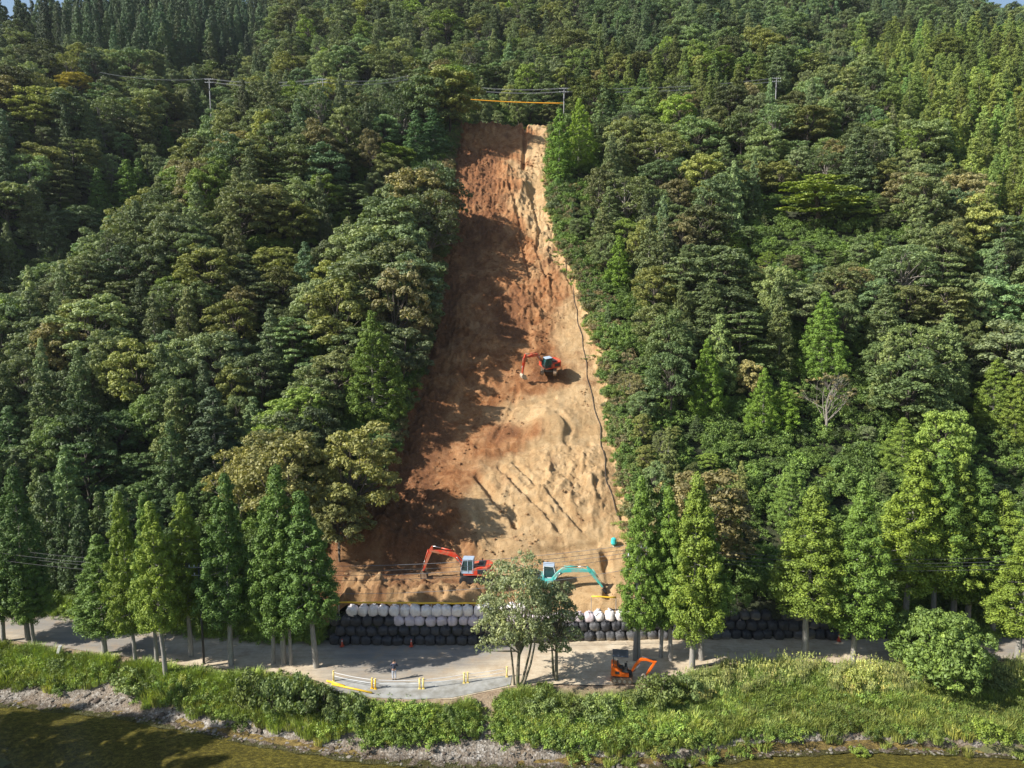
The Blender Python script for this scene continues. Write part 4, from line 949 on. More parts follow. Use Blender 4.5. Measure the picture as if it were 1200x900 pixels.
for row in range(4):
    cnt = {}
    for i in range(53):
        x = -17.4 + SP * (i + .5 * (row % 2)) + rnd.gauss(0, .03); 
        px = to_px(x, 69.5, .5)[0]
        rowkind = None
        if px < 694:
            seg = ' from the wall\'s left end'
            if row < 2: rowkind = 'b'
            elif row == 2: rowkind = 'b' if px < 464 else 'p'
            elif 412 < px < 620: rowkind = 'w'
        elif px < 762:
            seg = ' from the grey-green trees'
            if row == 0: rowkind = 'd'
            elif row == 1: rowkind = 'b' if rnd.random() < .6 else 'd'
            elif row == 2: rowkind = 'w'
        else:
            seg = ' from the utility pole'
            top = 2 if px < 1040 else 0
            if row < top or (row == 2 and px < 1010 and rnd.random() < .88): rowkind = 'd' if (row == 0 and px < 860) or rnd.random() < .25 else 'b'
        if not rowkind or px > 1046: continue
        cnt[seg] = cnt.get(seg, 0) + 1
        cn = {'b': 'black', 'd': 'dusty grey', 'w': 'white', 'p': 'pale pink'}[rowkind]
        y = float(y_far(x)) + .55 + .40 * row + rnd.gauss(0, .04) * (1 + (px > 762))
        bag(rowkind, x, y, .80 * row - .02, f'{cn} sandbag, {nth(cnt[seg])} rightwards in the {ROWN[row]} row{seg}', 1.05, .98 if rowkind != 'w' else 1.12)

# ------------------------------------------------------------------ excavators
def excavator(label, paint, cabm, roofm, px, py, head, s=1.0, z=None, boom=None, tip=None, arm_end=None, trackrot=None, bucket_m=None, glass=M_GLASS, track_m=M_MUDDY, ground=None, group=None, counterm=None, body_h=1.0):
    """all lengths in metres in the machine's own frame: +X forward, +Y its left"""
    x, y = ground
    root = thing('excavator', label, 'excavator', (x, y, z), head, group); root.scale = (s, s, s)
    tr = (trackrot or 0.0)
    def turned(o): o.rotation_euler = (0, 0, tr)
    for sy in (-1, 1):
        b = MB(); L_, h_ = 1.75, .40; pts = [(-L_ + .4 + h_ * math.cos(a), .42 + h_ * math.sin(a)) for a in np.linspace(math.pi / 2, 3 * math.pi / 2, 7)] + [(L_ - .4 + h_ * math.cos(a), .42 + h_ * math.sin(a)) for a in np.linspace(-math.pi / 2, math.pi / 2, 7)]
        b.prism(pts, sy * .75, sy * 1.22)
        for k in range(17):
            xx = -1.35 + k * .17
            b.box(xx, xx + .06, sy * .975 - .24, sy * .975 + .24, .81, .855); b.box(xx, xx + .06, sy * .975 - .24, sy * .975 + .24, -.015, .03)
        o = b.build('track', track_m, root); turned(o)
        w_ = MB()
        for k in range(6):
            xx = -1.35 + k * .54; rr = .30 if k in (0, 5) else .17
            w_.tube([(xx, sy * 1.23, .42 if k in (0, 5) else .25), (xx, sy * 1.27, .42 if k in (0, 5) else .25)], rr, 12)
        ow = w_.build('wheel_row', M_DARKM, o)
    b = MB(); b.box(-.9, .9, -.76, .76, .35, .75, .04); b.tube([(0, 0, .72), (0, 0, .98)], .62, 18); o = b.build('undercarriage', M_DARKM, root); turned(o)
    b = MB(); b.prism([(-1.45, 1.0), (1.15, 1.0), (1.2, 1.25), (.25, 1.32), (.2, 1.78), (-.5, 1.95), (-1.45, 1.95)], -1.2, 1.2, .04)
    b.box(-.2, 1.15, -1.2, -.42, 1.30, 1.72, .05)
    house = b.build('body', paint, root)
    b = MB(); b.box(-1.1, -.35, -.9, .9, 1.95, 2.02, .02); b.tube([(-.7, -.6, 2.0), (-.7, -.6, 2.35)], .06, 8); b.build('engine_cover', M_DARKM, house)
    b = MB(); b.box(-1.3, -.35, 1.205, 1.225, 1.25, 1.75, .004); b.box(-1.3, -.35, -1.225, -1.205, 1.25, 1.75, .004); b.build('side_vent', M_DARKM, house)
    b = MB(); a_ = np.linspace(-math.pi / 2, math.pi / 2, 9); cw = [(-1.42 - .52 * math.cos(q), 1.18 * math.sin(q)) for q in a_]
    b2 = bmesh.new(); lo = [b2.verts.new((u, v, 1.0)) for u, v in cw]; hi = [b2.verts.new((u * .985, v, 1.98)) for u, v in cw]; b2.faces.new(lo[::-1]); b2.faces.new(hi)
    for k in range(9): b2.faces.new((lo[k], lo[(k + 1) % 9], hi[(k + 1) % 9], hi[k]))
    bmesh.ops.bevel(b2, geom=[e for e in b2.edges if abs(e.verts[0].co.z - e.verts[1].co.z) < .01], offset=.08, segments=2, affect='EDGES'); b._add(b2)
    b.build('counterweight', counterm or paint, root)
    # cab on the machine's left front
    b = MB(); y0, y1 = .18, 1.18
    prof = [(.12, 1.28), (1.32, 1.28), (1.42, 1.75), (1.18, 2.72), (.12, 2.78)]
    for (xa, za), (xb, zb) in zip(prof, prof[1:] + prof[:1]):
        for yy in (y0, y1):
            b.tube([(xa, yy, za), (xb, yy, zb)], .045, 6)
    for xa, za in prof: b.tube([(xa, y0, za), (xa, y1, za)], .045, 6)
    b.tube([(.68, y1, 1.28), (.68, y1, 2.75)], .04, 6); b.box(.10, 1.34, y0, y1, 1.25, 1.55, .02)
    cab = b.build('cab', cabm, root)
    b = MB(); b.prism([(.17, 1.56), (1.36, 1.56), (1.40, 1.76), (1.16, 2.70), (.17, 2.74)], y0 + .02, y1 - .02); b.build('window', glass, cab)
    b = MB(); b.box(.06, 1.24, y0 - .03, y1 + .03, 2.77, 2.86, .03); b.build('roof', roofm, cab)
    b = MB()
    for yy in (.25, 1.1): b.tube([(1.45, yy, 1.75), (1.5, yy + .05, 2.3)], .02, 5)
    b.box(1.44, 1.5, 1.15, 1.33, 2.1, 2.35, .01); b.build('mirror', M_DARKM, cab)
    # boom, arm, bucket: (x, z) points
    p0 = (.95, 1.35); pm = boom; p1 = tip; p2 = arm_end; by = -.12
    def beam(pts, ws, wid, name, m_, par):
        b = MB(); up, dn = [], []
        for i, (u, v) in enumerate(pts):
            a = pts[max(i - 1, 0)]; c = pts[min(i + 1, len(pts) - 1)]; d = Vector((c[0] - a[0], c[1] - a[1])).normalized(); n_ = Vector((-d.y, d.x)); up.append((u + n_.x * ws[i] / 2, v + n_.y * ws[i] / 2)); dn.append((u - n_.x * ws[i] / 2, v - n_.y * ws[i] / 2))
        b.prism(up + dn[::-1], by - wid / 2, by + wid / 2, .02); return b.build(name, m_, par)
    lerp = lambda a, c, t_: (a[0] + (c[0] - a[0]) * t_, a[1] + (c[1] - a[1]) * t_)
    bm1 = lerp(p0, pm, .5); bm2 = lerp(pm, p1, .5)
    q1 = (pm[0] * .7 + lerp(p0, p1, .45)[0] * .3, pm[1] * .7 + lerp(p0, p1, .45)[1] * .3)
    bo = beam([p0, lerp(p0, pm, .55), lerp(lerp(p0, pm, .9), lerp(pm, p1, .1), .5), lerp(pm, p1, .4), p1], [.28, .44, .52, .40, .24], .30, 'boom', paint, root)
    d = Vector((p2[0] - p1[0], p2[1] - p1[1])).normalized(); pb = (p1[0] - d.x * .55, p1[1] - d.y * .55)
    ar = beam([pb, p1, lerp(p1, p2, .35), p2], [.16, .42, .32, .18], .24, 'arm', paint, root)
    def cyl(a, c, r_, name, par, off=0.0):
        b = MB(); m2 = lerp(a, c, .58); b.tube([(a[0], by + off, a[1]), (m2[0], by + off, m2[1])], r_, 8); o = b.build(name, paint, par, True)
        b = MB(); b.tube([(m2[0], by + off, m2[1]), (c[0], by + off, c[1])], r_ * .55, 8); b.build('piston_rod', M_CHROME, o, True)
    for off in (-.22, .22): cyl((1.05, 1.15), lerp(p0, pm, .85), .07, 'boom_cylinder', root, off)
    pmt = (pm[0], pm[1] + .34); cyl(lerp(pmt, (p1[0], p1[1] + .3), .05), pb, .075, 'arm_cylinder', root)
    n_ = Vector((-d.y, d.x)); sgn = 1 if n_.x > 0 else -1
    cyl((p1[0] + n_.x * sgn * .3, p1[1] + n_.y * sgn * .3), (p2[0] - d.x * .3 + n_.x * sgn * .22, p2[1] - d.y * .3 + n_.y * sgn * .22), .055, 'bucket_cylinder', root)
    # bucket opening back towards the machine
    cx, cz = p2; b = MB(); a0 = math.atan2(d.y, d.x)
    outer = [(.0, .16), (.30, .22), (.62, .10), (.86, -.18), (.92, -.52), (.80, -.80)]; inner = [(.72, -.76), (.80, -.50), (.74, -.20), (.55, .0), (.30, .08), (.0, .02)]
    # profile in arm frame: u along the arm, v to its rear
    def tf(u, v): return (cx + d.x * u + (-sgn * n_.x) * (-v) * -1 * -1, cz + d.y * u + (-sgn * n_.y) * (-v) * -1 * -1)
    prof = [tf(u, v) for u, v in outer + inner]
    b.prism(prof, by - .42, by + .42, 0)
    side = [tf(u, v) for u, v in outer] + [tf(.10, -.45)]
    for yy in (-.42, .38): b.prism(side, by + yy, by + yy + .04, 0)
    for k in range(4):
        yy = by - .38 + k * .235; e = tf(.80, -.80); e2 = tf(.66, -.98); b.tube([(e[0], yy, e[1]), (e2[0], yy, e2[1])], [.05, .02], 5)
    b.build('bucket', bucket_m or M_DUSTYS, root)
    return root
eg = 'excavators on the landslide'
# red machine on the bench, digging towards the left
ex, ey = at_z(556, 690, 3.9); ey = max(ey, 74.3); zb = max(ZS(ex - 1.4, ey), ZS(ex + 1.4, ey), ZS(ex, ey - 1)) - .05
excavator('red excavator with pale blue cab at the foot of the landslide, arm reaching left', M_RED, M_PALEB, M_PALEB, 0, 0, R(180 - 4), .97, zb, (2.2, 2.9), (4.9, 3.25), (5.75, .95), .12, M_MUDDY, ground=(ex, ey), group=eg, track_m=M_DARKM)
# turquoise machine, partly behind the grey-green trees, arm to the right
ex, ey = at_z(636, 699, 3.7); ey = max(ey, 74.0); zt = max(ZS(ex - 1.4, ey), ZS(ex + 1.4, ey)) - .15; print('teal', ex, ey, zt, 'red', zb)
excavator('turquoise excavator half hidden behind the grey-green tree, arm reaching right', M_TEAL, M_WHITE, M_PALEB, 0, 0, R(-5), 1.0, zt, (2.1, 2.62), (5.0, 2.55), (6.3, .85), 0, M_DARKM, ground=(ex + .1, ey), group=eg, counterm=M_WHITE)
# orange-red machine half way up, seen from its front, digging downhill to the left
ux, uy = hit(643, 447)[:2]; uz = max(ZS(ux + a, uy + b_) for a in (-1.2, 0, 1.2) for b_ in (-1.2, 0, 1.2)) - .25
up_x = excavator('orange-red excavator with pale blue cab roof half way up the landslide', M_RED, M_DARKM, M_PALEB, 0, 0, R(208), .92, uz, (2.1, 3.4), (4.3, 3.2), (4.75, .6), R(58), M_DUSTYS, ground=(ux, uy), group=eg, track_m=M_MUDDY, glass=simple('teal_tinted_glass', (.02, .075, .075), .15, 0, .1, 2))
up_x.rotation_euler = (Matrix.Rotation(R(15), 3, 'X') @ Matrix.Rotation(R(208), 3, 'Z')).to_euler()
# small orange canopy excavator on the river side of the road
mx, my = at_z(729, 797, 0.0)
root = thing('mini_excavator', 'small orange canopy excavator parked on the river side of the road, arm over the shrubs', 'excavator', (mx, my, .03), R(-8))
for sy in (-1, 1):
    b = MB(); pts = [(-.72 + .24 * math.cos(a), .26 + .24 * math.sin(a)) for a in np.linspace(math.pi / 2, 3 * math.pi / 2, 7)] + [(.72 + .24 * math.cos(a), .26 + .24 * math.sin(a)) for a in np.linspace(-math.pi / 2, math.pi / 2, 7)]
    b.prism(pts, sy * .42, sy * .72)
    for k in range(11): b.box(-.72 + k * .14, -.67 + k * .14, min(sy * .42, sy * .72), max(sy * .42, sy * .72), .49, .53)
    tk = b.build('track', M_MUDDY, root); b = MB()
    for k in range(4): b.tube([(-.66 + k * .44, sy * .725, .24), (-.66 + k * .44, sy * .75, .24)], .14, 10)
    b.build('wheel_row', M_DUSTYS, tk)
b = MB(); b.box(-.4, .4, -.43, .43, .2, .5, .03); b.tube([(0, 0, .48), (0, 0, .62)], .35, 14); b.build('undercarriage', M_DARKM, root)
b = MB(); b.prism([(-.95, .64), (.55, .62), (.60, .74), (-.05, 1.02), (-.45, 1.38), (-.86, 1.55), (-1.0, 1.45)], -.68, .68, .06); hb = b.build('body', M_ORANGEB, root)
b = MB(); b.box(-.62, -.25, -.69, -.682, .86, 1.12); b.box(-.62, -.25, .682, .69, .86, 1.12); b.build('side_vent', M_DARKM, hb)
b = MB(); b.box(-.45, .5, -.5, .5, .98, 1.02, .01); b.build('floor_plate', M_DARKM, hb)
b = MB(); b.box(-.35, .10, -.25, .25, 1.15, 1.28, .04); b.prism([(-.42, 1.2), (-.30, 1.2), (-.36, 1.72), (-.48, 1.70)], -.24, .24, .03); b.build('seat', M_BLACK, root)
b = MB()
for yy in (-.3, .3): b.tube([(.36, yy, 1.0), (.40, yy, 1.55)], .022, 6); b.tube([(.40, yy, 1.55), (.40, yy, 1.62)], .04, 6)
b.box(.2, .42, -.42, -.3, 1.0, 1.4, .02); b.box(.2, .42, .3, .42, 1.0, 1.4, .02); b.build('control_lever', M_DARKM, root)
b = MB()
for yy in (-.56, .56): b.tube([(-.80, yy, 1.45), (-.78, yy, 2.42)], .035, 8); b.tube([(-.78, yy, 2.42), (.45, yy, 2.46)], .03, 8)
cf = b.build('canopy_frame', M_DARKM, root)
b = MB(); b.box(-.88, .52, -.66, .66, 2.42, 2.52, .04); b.build('canopy_roof', simple('canopy_dark_blue', (.05, .065, .09), .5, 0, .1, 3), root)
b = MB(); b.box(.5, .85, -.14, .14, .55, .95, .03); b.build('swing_bracket', M_DARKM, root)
b = MB(); b.prism([(.72, .82), (.86, .78), (1.22, 1.40), (1.62, 1.92), (2.05, 1.97), (2.85, 1.78), (2.88, 1.90), (2.05, 2.20), (1.52, 2.12), (1.02, 1.50)], -.10, .10, .02); b.build('boom', M_ORANGEB, root)
b = MB(); b.prism([(2.98, 1.98), (2.78, 1.96), (2.30, 1.15), (2.02, .62), (2.14, .56), (2.46, 1.05)], -.085, .085, .015); b.build('arm', M_ORANGEB, root)
b = MB(); b.tube([(1.0, 0, .85), (1.55, 0, 1.62)], .045, 8); b.build('boom_cylinder', M_CHROME, root, True)
b = MB(); b.tube([(1.7, 0, 2.28), (2.95, 0, 2.05)], .045, 8); b.build('arm_cylinder', M_DARKM, root, True)
b = MB(); b.prism([(2.15, .62), (2.0, .70), (1.72, .52), (1.62, .22), (1.78, .02), (1.90, .05), (1.76, .24), (1.84, .46), (2.02, .56)], -.26, .26)
for yy in (-.26, .24): b.prism([(2.15, .62), (1.72, .52), (1.62, .22), (1.78, .02), (2.2, .35)], yy, yy + .02)
b.build('bucket', M_DUSTYS, root)
b = MB(); b.box(-1.02, -.98, -.6, .6, .12, .40, .01); b.box(-1.0, -.3, -.38, -.3, .25, .33); b.box(-1.0, -.3, .3, .38, .25, .33); b.build('dozer_blade', M_ORANGEB, root)

# ------------------------------------------------------------------ barrier at the lay-by
bp = [(391, 799), (438, 808), (494, 808), (546, 801), (594, 794)]
W_ = [Vector((*at_z(a, b_, 0), .07)) for a, b_ in bp]
posts = []
for i, (a, v) in enumerate(zip(bp, W_)):
    if 0 < i: dirv = (W_[i] - W_[i - 1]).normalized()
    else: dirv = (W_[1] - W_[0]).normalized()
    t = thing('barrier_post', ['single cream post at the left end of the rope barrier', 'double yellow posts at the left bend of the rope barrier', 'double cream posts in the middle of the rope barrier', 'double pale posts near the right of the rope barrier', 'low pale post at the right end of the rope barrier by the twin trunked tree'][i], 'barrier post', v, 0, 'posts of the rope barrier')
    for k in ([0] if i in (0, 4) else [-1, 1]):
        o_ = dirv * k * .16; b = MB(); b.tube([(o_.x, o_.y, 0), (o_.x, o_.y, .92)], .075, 10); b.box(o_.x - .12, o_.x + .12, o_.y - .12, o_.y + .12, 0, .05, .01)
        pm_ = b.build('post', M_CREAM if i != 1 else M_YEL, t, True); b = MB(); b.tube([(o_.x, o_.y, .90), (o_.x, o_.y, .97)], .085, 10); b.build('cap', M_CREAM, pm_)
for i in range(4):
    for h_, nm in ((.82, 'upper'), (.5, 'middle')):
        b = MB(); pts = []
        for q in range(9):
            u = q / 8; v = W_[i].lerp(W_[i + 1], u); pts.append((v.x, v.y, v.z + h_ - .07 * math.sin(u * math.pi)))
        b.tube(pts, .022, 5); tag(b.build('barrier_rope', M_WHITE, None, True), f'{nm} white rope between the {nth(i + 1)} and {nth(i + 2)} barrier posts from the left', 'rope', 'ropes of the barrier')
for (a, c, lab) in [((389, 804), (436, 814), 'yellow pipe lying below the left bend of the rope barrier'), ((383, 800), (404, 806), 'short yellow pipe lying at the left end of the rope barrier')]:
    u, v = Vector((*at_z(*a, 0), .18)), Vector((*at_z(*c, 0), .18)); b = MB(); b.tube([u, u.lerp(v, .5), v], .08, 8); tag(b.build('yellow_pipe', M_YEL, None, True), lab, 'pipe')
# person filming towards the slope
def skin_body(name, joints, edges, m_, parent, levels=2):
    """joints: list of (x,y,z,r); first is the root"""
    me = bpy.data.meshes.new(name); me.from_pydata([j[:3] for j in joints], edges, []); o = bpy.data.objects.new(name, me); COL.objects.link(o)
    md = o.modifiers.new('s', 'SKIN'); me.skin_vertices[0].data[0].use_root = True
    for k, j in enumerate(joints): me.skin_vertices[0].data[k].radius = (j[3], j[3])
    sb = o.modifiers.new('b', 'SUBSURF'); sb.levels = levels; sb.render_levels = levels
    dg = C.evaluated_depsgraph_get(); m2 = bpy.data.meshes.new_from_object(o.evaluated_get(dg)); bpy.data.objects.remove(o)
    m2.materials.clear(); m2.materials.append(m_); m2.shade_smooth(); return link(name, m2, parent)
M_SKIN = simple('skin', (.45, .27, .19), .6, 0, .05, 4); M_HAIR = simple('dark_hair', (.018, .016, .016), .6, 0, .1, 8); M_NAVY = simple('navy_jacket', (.028, .036, .065), .8, 0, .15, 6); M_PALE = simple('pale_trousers', (.50, .52, .58), .8, 0, .08, 6); M_SHOE = simple('dark_shoes', (.04, .04, .045), .6, 0, .1, 6)
px_, py_ = at_z(462, 797, 0.03)
per = thing('person', 'person in dark jacket and pale trousers standing by the rope barrier, facing the landslide', 'person', (px_, py_, .06), R(6)); per.scale = (1.1,) * 3
# facing +Y
J = [(0, 0, .92, .12), (0, -.01, 1.08, .115), (0, 0, 1.25, .13), (0, 0, 1.38, .11), (0, 0, 1.46, .05), (0, .02, 1.53, .07), (0, .015, 1.63, .09), (0, .01, 1.70, .065)]
E = [(0, 1), (1, 2), (2, 3), (3, 4), (4, 5), (5, 6), (6, 7)]
for sx in (-1, 1):
    n0 = len(J); J += [(sx * .10, 0, .84, .085), (sx * .105, .02, .47, .055), (sx * .11, -.02, .09, .038), (sx * .115, .10, .03, .032)]; E += [(0, n0), (n0, n0 + 1), (n0 + 1, n0 + 2), (n0 + 2, n0 + 3)]
    n0 = len(J); J += [(sx * .19, 0, 1.37, .055), (sx * .27, .02, 1.12, .042), (sx * .13, .22, 1.26, .030), (sx * .08, .27, 1.31, .026)]; E += [(3, n0), (n0, n0 + 1), (n0 + 1, n0 + 2), (n0 + 2, n0 + 3)]
    hnd = n0 + 3
    for f_, (dx, dz, ln) in enumerate(((-.025, .05, .05), (-.01, .06, .055), (.005, .06, .05), (.02, .05, .04), (.02, -.01, .035))):
        n1 = len(J); J += [(sx * (.08 + dx * .6), .31, 1.31 + dz * .5, .010), (sx * (.075 + dx), .33, 1.31 + dz * .5 + ln * .6, .008)]; E += [(hnd, n1), (n1, n1 + 1)]
skin_body('body', J, E, M_SKIN, per, 2)
J = [(0, 0, .93, .165), (0, -.01, 1.10, .155), (0, 0, 1.27, .165), (0, 0, 1.39, .125), (0, -.01, 1.44, .085)]; E = [(0, 1), (1, 2), (2, 3), (3, 4)]
for sx in (-1, 1): n0 = len(J); J += [(sx * .19, 0, 1.37, .075), (sx * .275, .02, 1.12, .065), (sx * .15, .20, 1.25, .048)]; E += [(3, n0), (n0, n0 + 1), (n0 + 1, n0 + 2)]
skin_body('jacket', J, E, M_NAVY, per)
J = [(0, 0, .92, .14)]; E = []
for sx in (-1, 1): n0 = len(J); J += [(sx * .10, 0, .80, .105), (sx * .108, .02, .47, .075), (sx * .112, -.015, .11, .062)]; E += [(0, n0), (n0, n0 + 1), (n0 + 1, n0 + 2)]
skin_body('trousers', J, E, M_PALE, per)
for sx in (-1, 1): skin_body('shoe', [(sx * .113, -.04, .04, .05), (sx * .118, .06, .035, .045), (sx * .12, .13, .03, .035)], [(0, 1), (1, 2)], M_SHOE, per, 1)
skin_body('hair', [(0, -.02, 1.56, .075), (0, -.02, 1.65, .100), (0, 0, 1.73, .075)], [(0, 1), (1, 2)], M_HAIR, per)
b = MB(); b.box(-.04, .04, .335, .345, 1.28, 1.44, .003); ph = b.build('phone', M_BLACK); ph.location = (px_, py_, .06); ph.rotation_euler = (0, 0, R(6)); tag(ph, 'dark phone held up by the person on the road', 'phone')

# ------------------------------------------------------------------ cones, posts, small things
def cone(px, py, label, m_=M_CONE):
    x, y = at_z(px, py, 0); t = thing('traffic_cone', label, 'traffic cone', (x, y, .06), 0, 'traffic cones along the foot of the bag wall')
    b = MB(); b.box(-.19, .19, -.19, .19, 0, .04, .01); b.build('base', m_, t); b = MB(); b.cone((0, 0, .04), (0, 0, .72), .135, .03, 14); bo = b.build('body', m_, t, True)
    b = MB(); b.cone((0, 0, .28), (0, 0, .42), .095, .075, 14); b.cone((0, 0, .50), (0, 0, .60), .064, .049, 14); b.build('white_band', M_WHITE, t, True)
cone(401, 758, 'pale cone at the left end of the sandbag wall'); cone(482, 758, 'red and white cone in front of the black bags above the person'); cone(983, 752, 'orange cone near the right end of the black bags')
x, y, z = hit(67, 770); t = thing('marker_post', 'short white marker post tilting on the grassy bank at the left', 'marker post', (x, y, z - .1), 0); t.rotation_euler = (0, R(18), 0)
b = MB(); b.box(-.13, .13, -.13, .13, 0, 1.25, .03); b.build('post', simple('weathered_white_stone', (.62, .62, .58), .8, 0, .15, 5), t)
x, y = at_z(1142, 772, 0); t = thing('road_marker', 'orange marker board on a thin post at the road edge beside the big leafy bush', 'marker board', (x, y, 0))
b = MB(); b.tube([(0, 0, 0), (0, 0, 1.3)], .03, 8); b.build('post', M_GALV, t, True); b = MB(); b.box(-.16, .16, -.05, -.03, .45, 1.3, .01); b.build('board', simple('orange_board', (.75, .22, .03), .5, 0, .1, 5), t)
x, y = at_z(1137, 765, 0); t = thing('convex_pole', 'thin dark post beside the orange marker board', 'post', (x, y + .4, 0)); b = MB(); b.tube([(0, 0, 0), (0, 0, 3.2)], .04, 8); b.build('post', M_DARKM, t, True)
x, y, z = hit(719, 646); t = thing('warning_device', 'turquoise sheet wrapped round an instrument on a post low on the landslide', 'instrument', (x, y, z), 0)
b = MB(); b.tube([(0, 0, -.2), (0, 0, .9)], .05, 8); b.tube([(.3, .3, 0), (0, 0, .9)], .03, 6); b.tube([(-.3, .3, 0), (0, 0, .9)], .03, 6); b.build('leg', M_WHITE, t, True)
b = MB(); b.tube([(0, 0, .75), (0, 0, .95), (0, 0, 1.5), (0, 0, 1.62)], [.20, .34, .30, .10], 9); b.build('cover', M_TARP, t)

# ------------------------------------------------------------------ yellow sleeve rail above the bags, hose, utility poles and wires
for (a, c, n_, lab) in [((397, 706), (566, 707), 14, 'yellow sleeved rail over the white bags left of the grey-green trees'), ((693, 699), (722, 700), 3, 'short yellow sleeved rail right of the grey-green trees')]:
    b = MB(); pts = []
    for q in range(n_ + 1):
        u = q / n_; X_, Y_ = at_z(a[0] + (c[0] - a[0]) * u, a[1] + (c[1] - a[1]) * u, 4.0 if a[0] < 600 else 4.3); pts.append((X_, Y_, (4.0 if a[0] < 600 else 4.3) + .03 * math.sin(q * 2.1)))
    t = thing('sleeve_rail', lab, 'rail', (0, 0, 0)); b.tube(pts, .085, 8); b.build('sleeve', M_YEL, t, True)
    b = MB()
    for q in range(0, n_ + 1, 3): b.tube([(pts[q][0], pts[q][1], 2.6), pts[q]], .03, 6)
    b.build('support', M_GALV, t)
hp = [(648, 262), (655, 300), (672, 345), (676, 372), (684, 410), (690, 455), (702, 500), (707, 540), (712, 580), (722, 605), (733, 630)]
b = MB(); pts = []
hw = [hit(*q) for q in hp]
for (x0, y0, _), (x1, y1, _) in zip(hw[:-1], hw[1:]):
    for q in range(12):
        u = q / 12; X_ = x0 + (x1 - x0) * u + (.12) * math.sin((y0 + (y1 - y0) * u) * 1.1); Y_ = y0 + (y1 - y0) * u; pts.append((X_, Y_, ZS(X_, Y_) + .10))
b.tube(pts, .055, 6); tag(b.build('drain_hose', M_HOSE, None, True), 'long black hose laid down the right side of the landslide', 'hose')
x0, y0, _ = hit(655, 178)
def pole(x, y, z, h, label, arms=2, r_=.15, m_=M_POLE, group='utility poles of the lower line', arm_len=1.8, rz=0):
    t = thing('utility_pole', label, 'utility pole', (x, y, z), rz, group)
    b = MB(); b.tube([(0, 0, -.5), (0, 0, h)], [r_ * 1.15, r_ * .75], 12); p_ = b.build('pole', m_, t, True)
    for k in range(arms):
        zz = h - .25 - .75 * k; b = MB(); b.box(-arm_len / 2, arm_len / 2, -.16, -.09, zz - .04, zz + .04); ca = b.build('crossarm', M_GALV, t)
        b = MB()
        for q in (-.45, -.2, .2, .45): b.tube([(arm_len * q, -.125, zz + .04), (arm_len * q, -.125, zz + .22)], .05, 8)
        b.build('insulator', M_WHITE, ca)
    b = MB(); b.tube([(0, -.2, h - 3.1), (0, -.2, h - 2.5)], .09, 8); b.box(-.05, .05, -.2, 0, h - 2.9, h - 2.8); b.build('junction_box', M_DARKM, t)
    return t
PX = {}
x, y = at_z(744, 774, 0); pole(x, y, 0, 11.2, 'grey concrete utility pole behind the arm of the small orange excavator', 2, .17); PX['a'] = (x, y, 11.2)
x, y = at_z(239, 778, 0); pole(x, y, 0, 9.6, 'thin dark utility pole between the gappy cedar and the darkest cedar', 2, .10, M_DARKM); PX['b'] = (x, y, 9.6)
xl, yl = at_z(-120, 745, 0); PX['c'] = (xl, yl, 11.0)
xr_, yr_ = at_z(1230, 771, 0); PX['d'] = (xr_, yr_, 10.0)
def wire(p, q, sag, label, r_=.028, m_=M_WIREP, group='power wires of the lower line'):
    p = Vector(p); q = Vector(q); b = MB(); n_ = max(10, int((q - p).length / 2.5)); pts = []
    for k in range(n_ + 1):
        u = k / n_; v = p.lerp(q, u); v.z -= 4 * sag * u * (1 - u); pts.append(v)
    b.tube(pts, r_, 5, False); tag(b.build('power_wire', m_, None, True), label, 'wire', group)
for k, (dh, dy_, nm) in enumerate(((.0, .5, 'topmost'), (0, -.5, 'second'), (-.75, .6, 'third'), (-.75, -.4, 'fourth'), (-2.1, 0, 'lowest'))):
    a, b_, c_, d_ = PX['a'], PX['b'], PX['c'], PX['d']
    wire((b_[0], b_[1] + dy_, b_[2] + dh - .1), (a[0], a[1] + dy_, a[2] + dh - .1), 1.0 + .1 * k, f'{nm} wire crossing in front of the landslide foot', .020, M_WIREP if k % 2 == 0 else M_WIRE)
    if k < 4:
        wire((c_[0], c_[1] + dy_, c_[2] + dh - .1), (b_[0], b_[1] + dy_, b_[2] + dh - .1), .8, f'{nm} wire running off the left edge from the thin dark pole', .016, M_WIRE)
        wire((a[0], a[1] + dy_, a[2] + dh - .1), (d_[0], d_[1] + dy_, d_[2] + dh - .1), .9, f'{nm} wire running off the right edge from the concrete pole', .022, M_WIRE)
# the upper line along the crest
ug_ = 'utility poles of the upper line'; uw = 'power wires of the upper line'
UP = []
for (px, ty, Y_, lab) in [(378, 92, 190, 'upper utility pole high above the left slope of the landslide'), (482, 88, 196, 'thin upper utility pole between the high left pole and the landslide top'), (661, 103, 184.0, 'upper utility pole at the top right corner of the landslide'), (910, 91, 190, 'upper utility pole in the forest far right of the landslide'), (245, 92, 196, 'dark upper utility pole over the shaded valley on the left')]:
    r_ = ray(px, ty); X_ = r_[0] * Y_ / r_[1]; zt = CAMZ + r_[2] * Y_ / r_[1]; zg = Z1(X_, Y_); pole(X_, Y_, zg, zt - zg, lab, 2, .13, M_POLE, ug_, 2.2); UP.append((X_, Y_, zt))
order = [4, 0, 1, 2, 3]
segn = ['over the shaded valley', 'left of the thin upper pole', 'right above the top of the landslide', 'right of the top right landslide corner']
for s_, (i, j) in enumerate(zip(order[:-1], order[1:])):
    for k, (dx, dz, nm) in enumerate(((.9, 0, 'topmost'), (-.9, -.1, 'second'), (.9, -.8, 'third'), (-.9, -.9, 'fourth'))):
        p_, q_ = UP[i], UP[j]; wire((p_[0], p_[1] + dx * .5, p_[2] + dz), (q_[0], q_[1] + dx * .5, q_[2] + dz), 1.6 if s_ == 2 else 1.0, f'{nm} upper wire {segn[s_]}', .035, M_WIREP, uw)
wire((UP[4][0] - 28, UP[4][1], UP[4][2] + 1.5), UP[4], 1.0, 'single upper wire left of the shaded valley', .05, M_WIREP, uw)
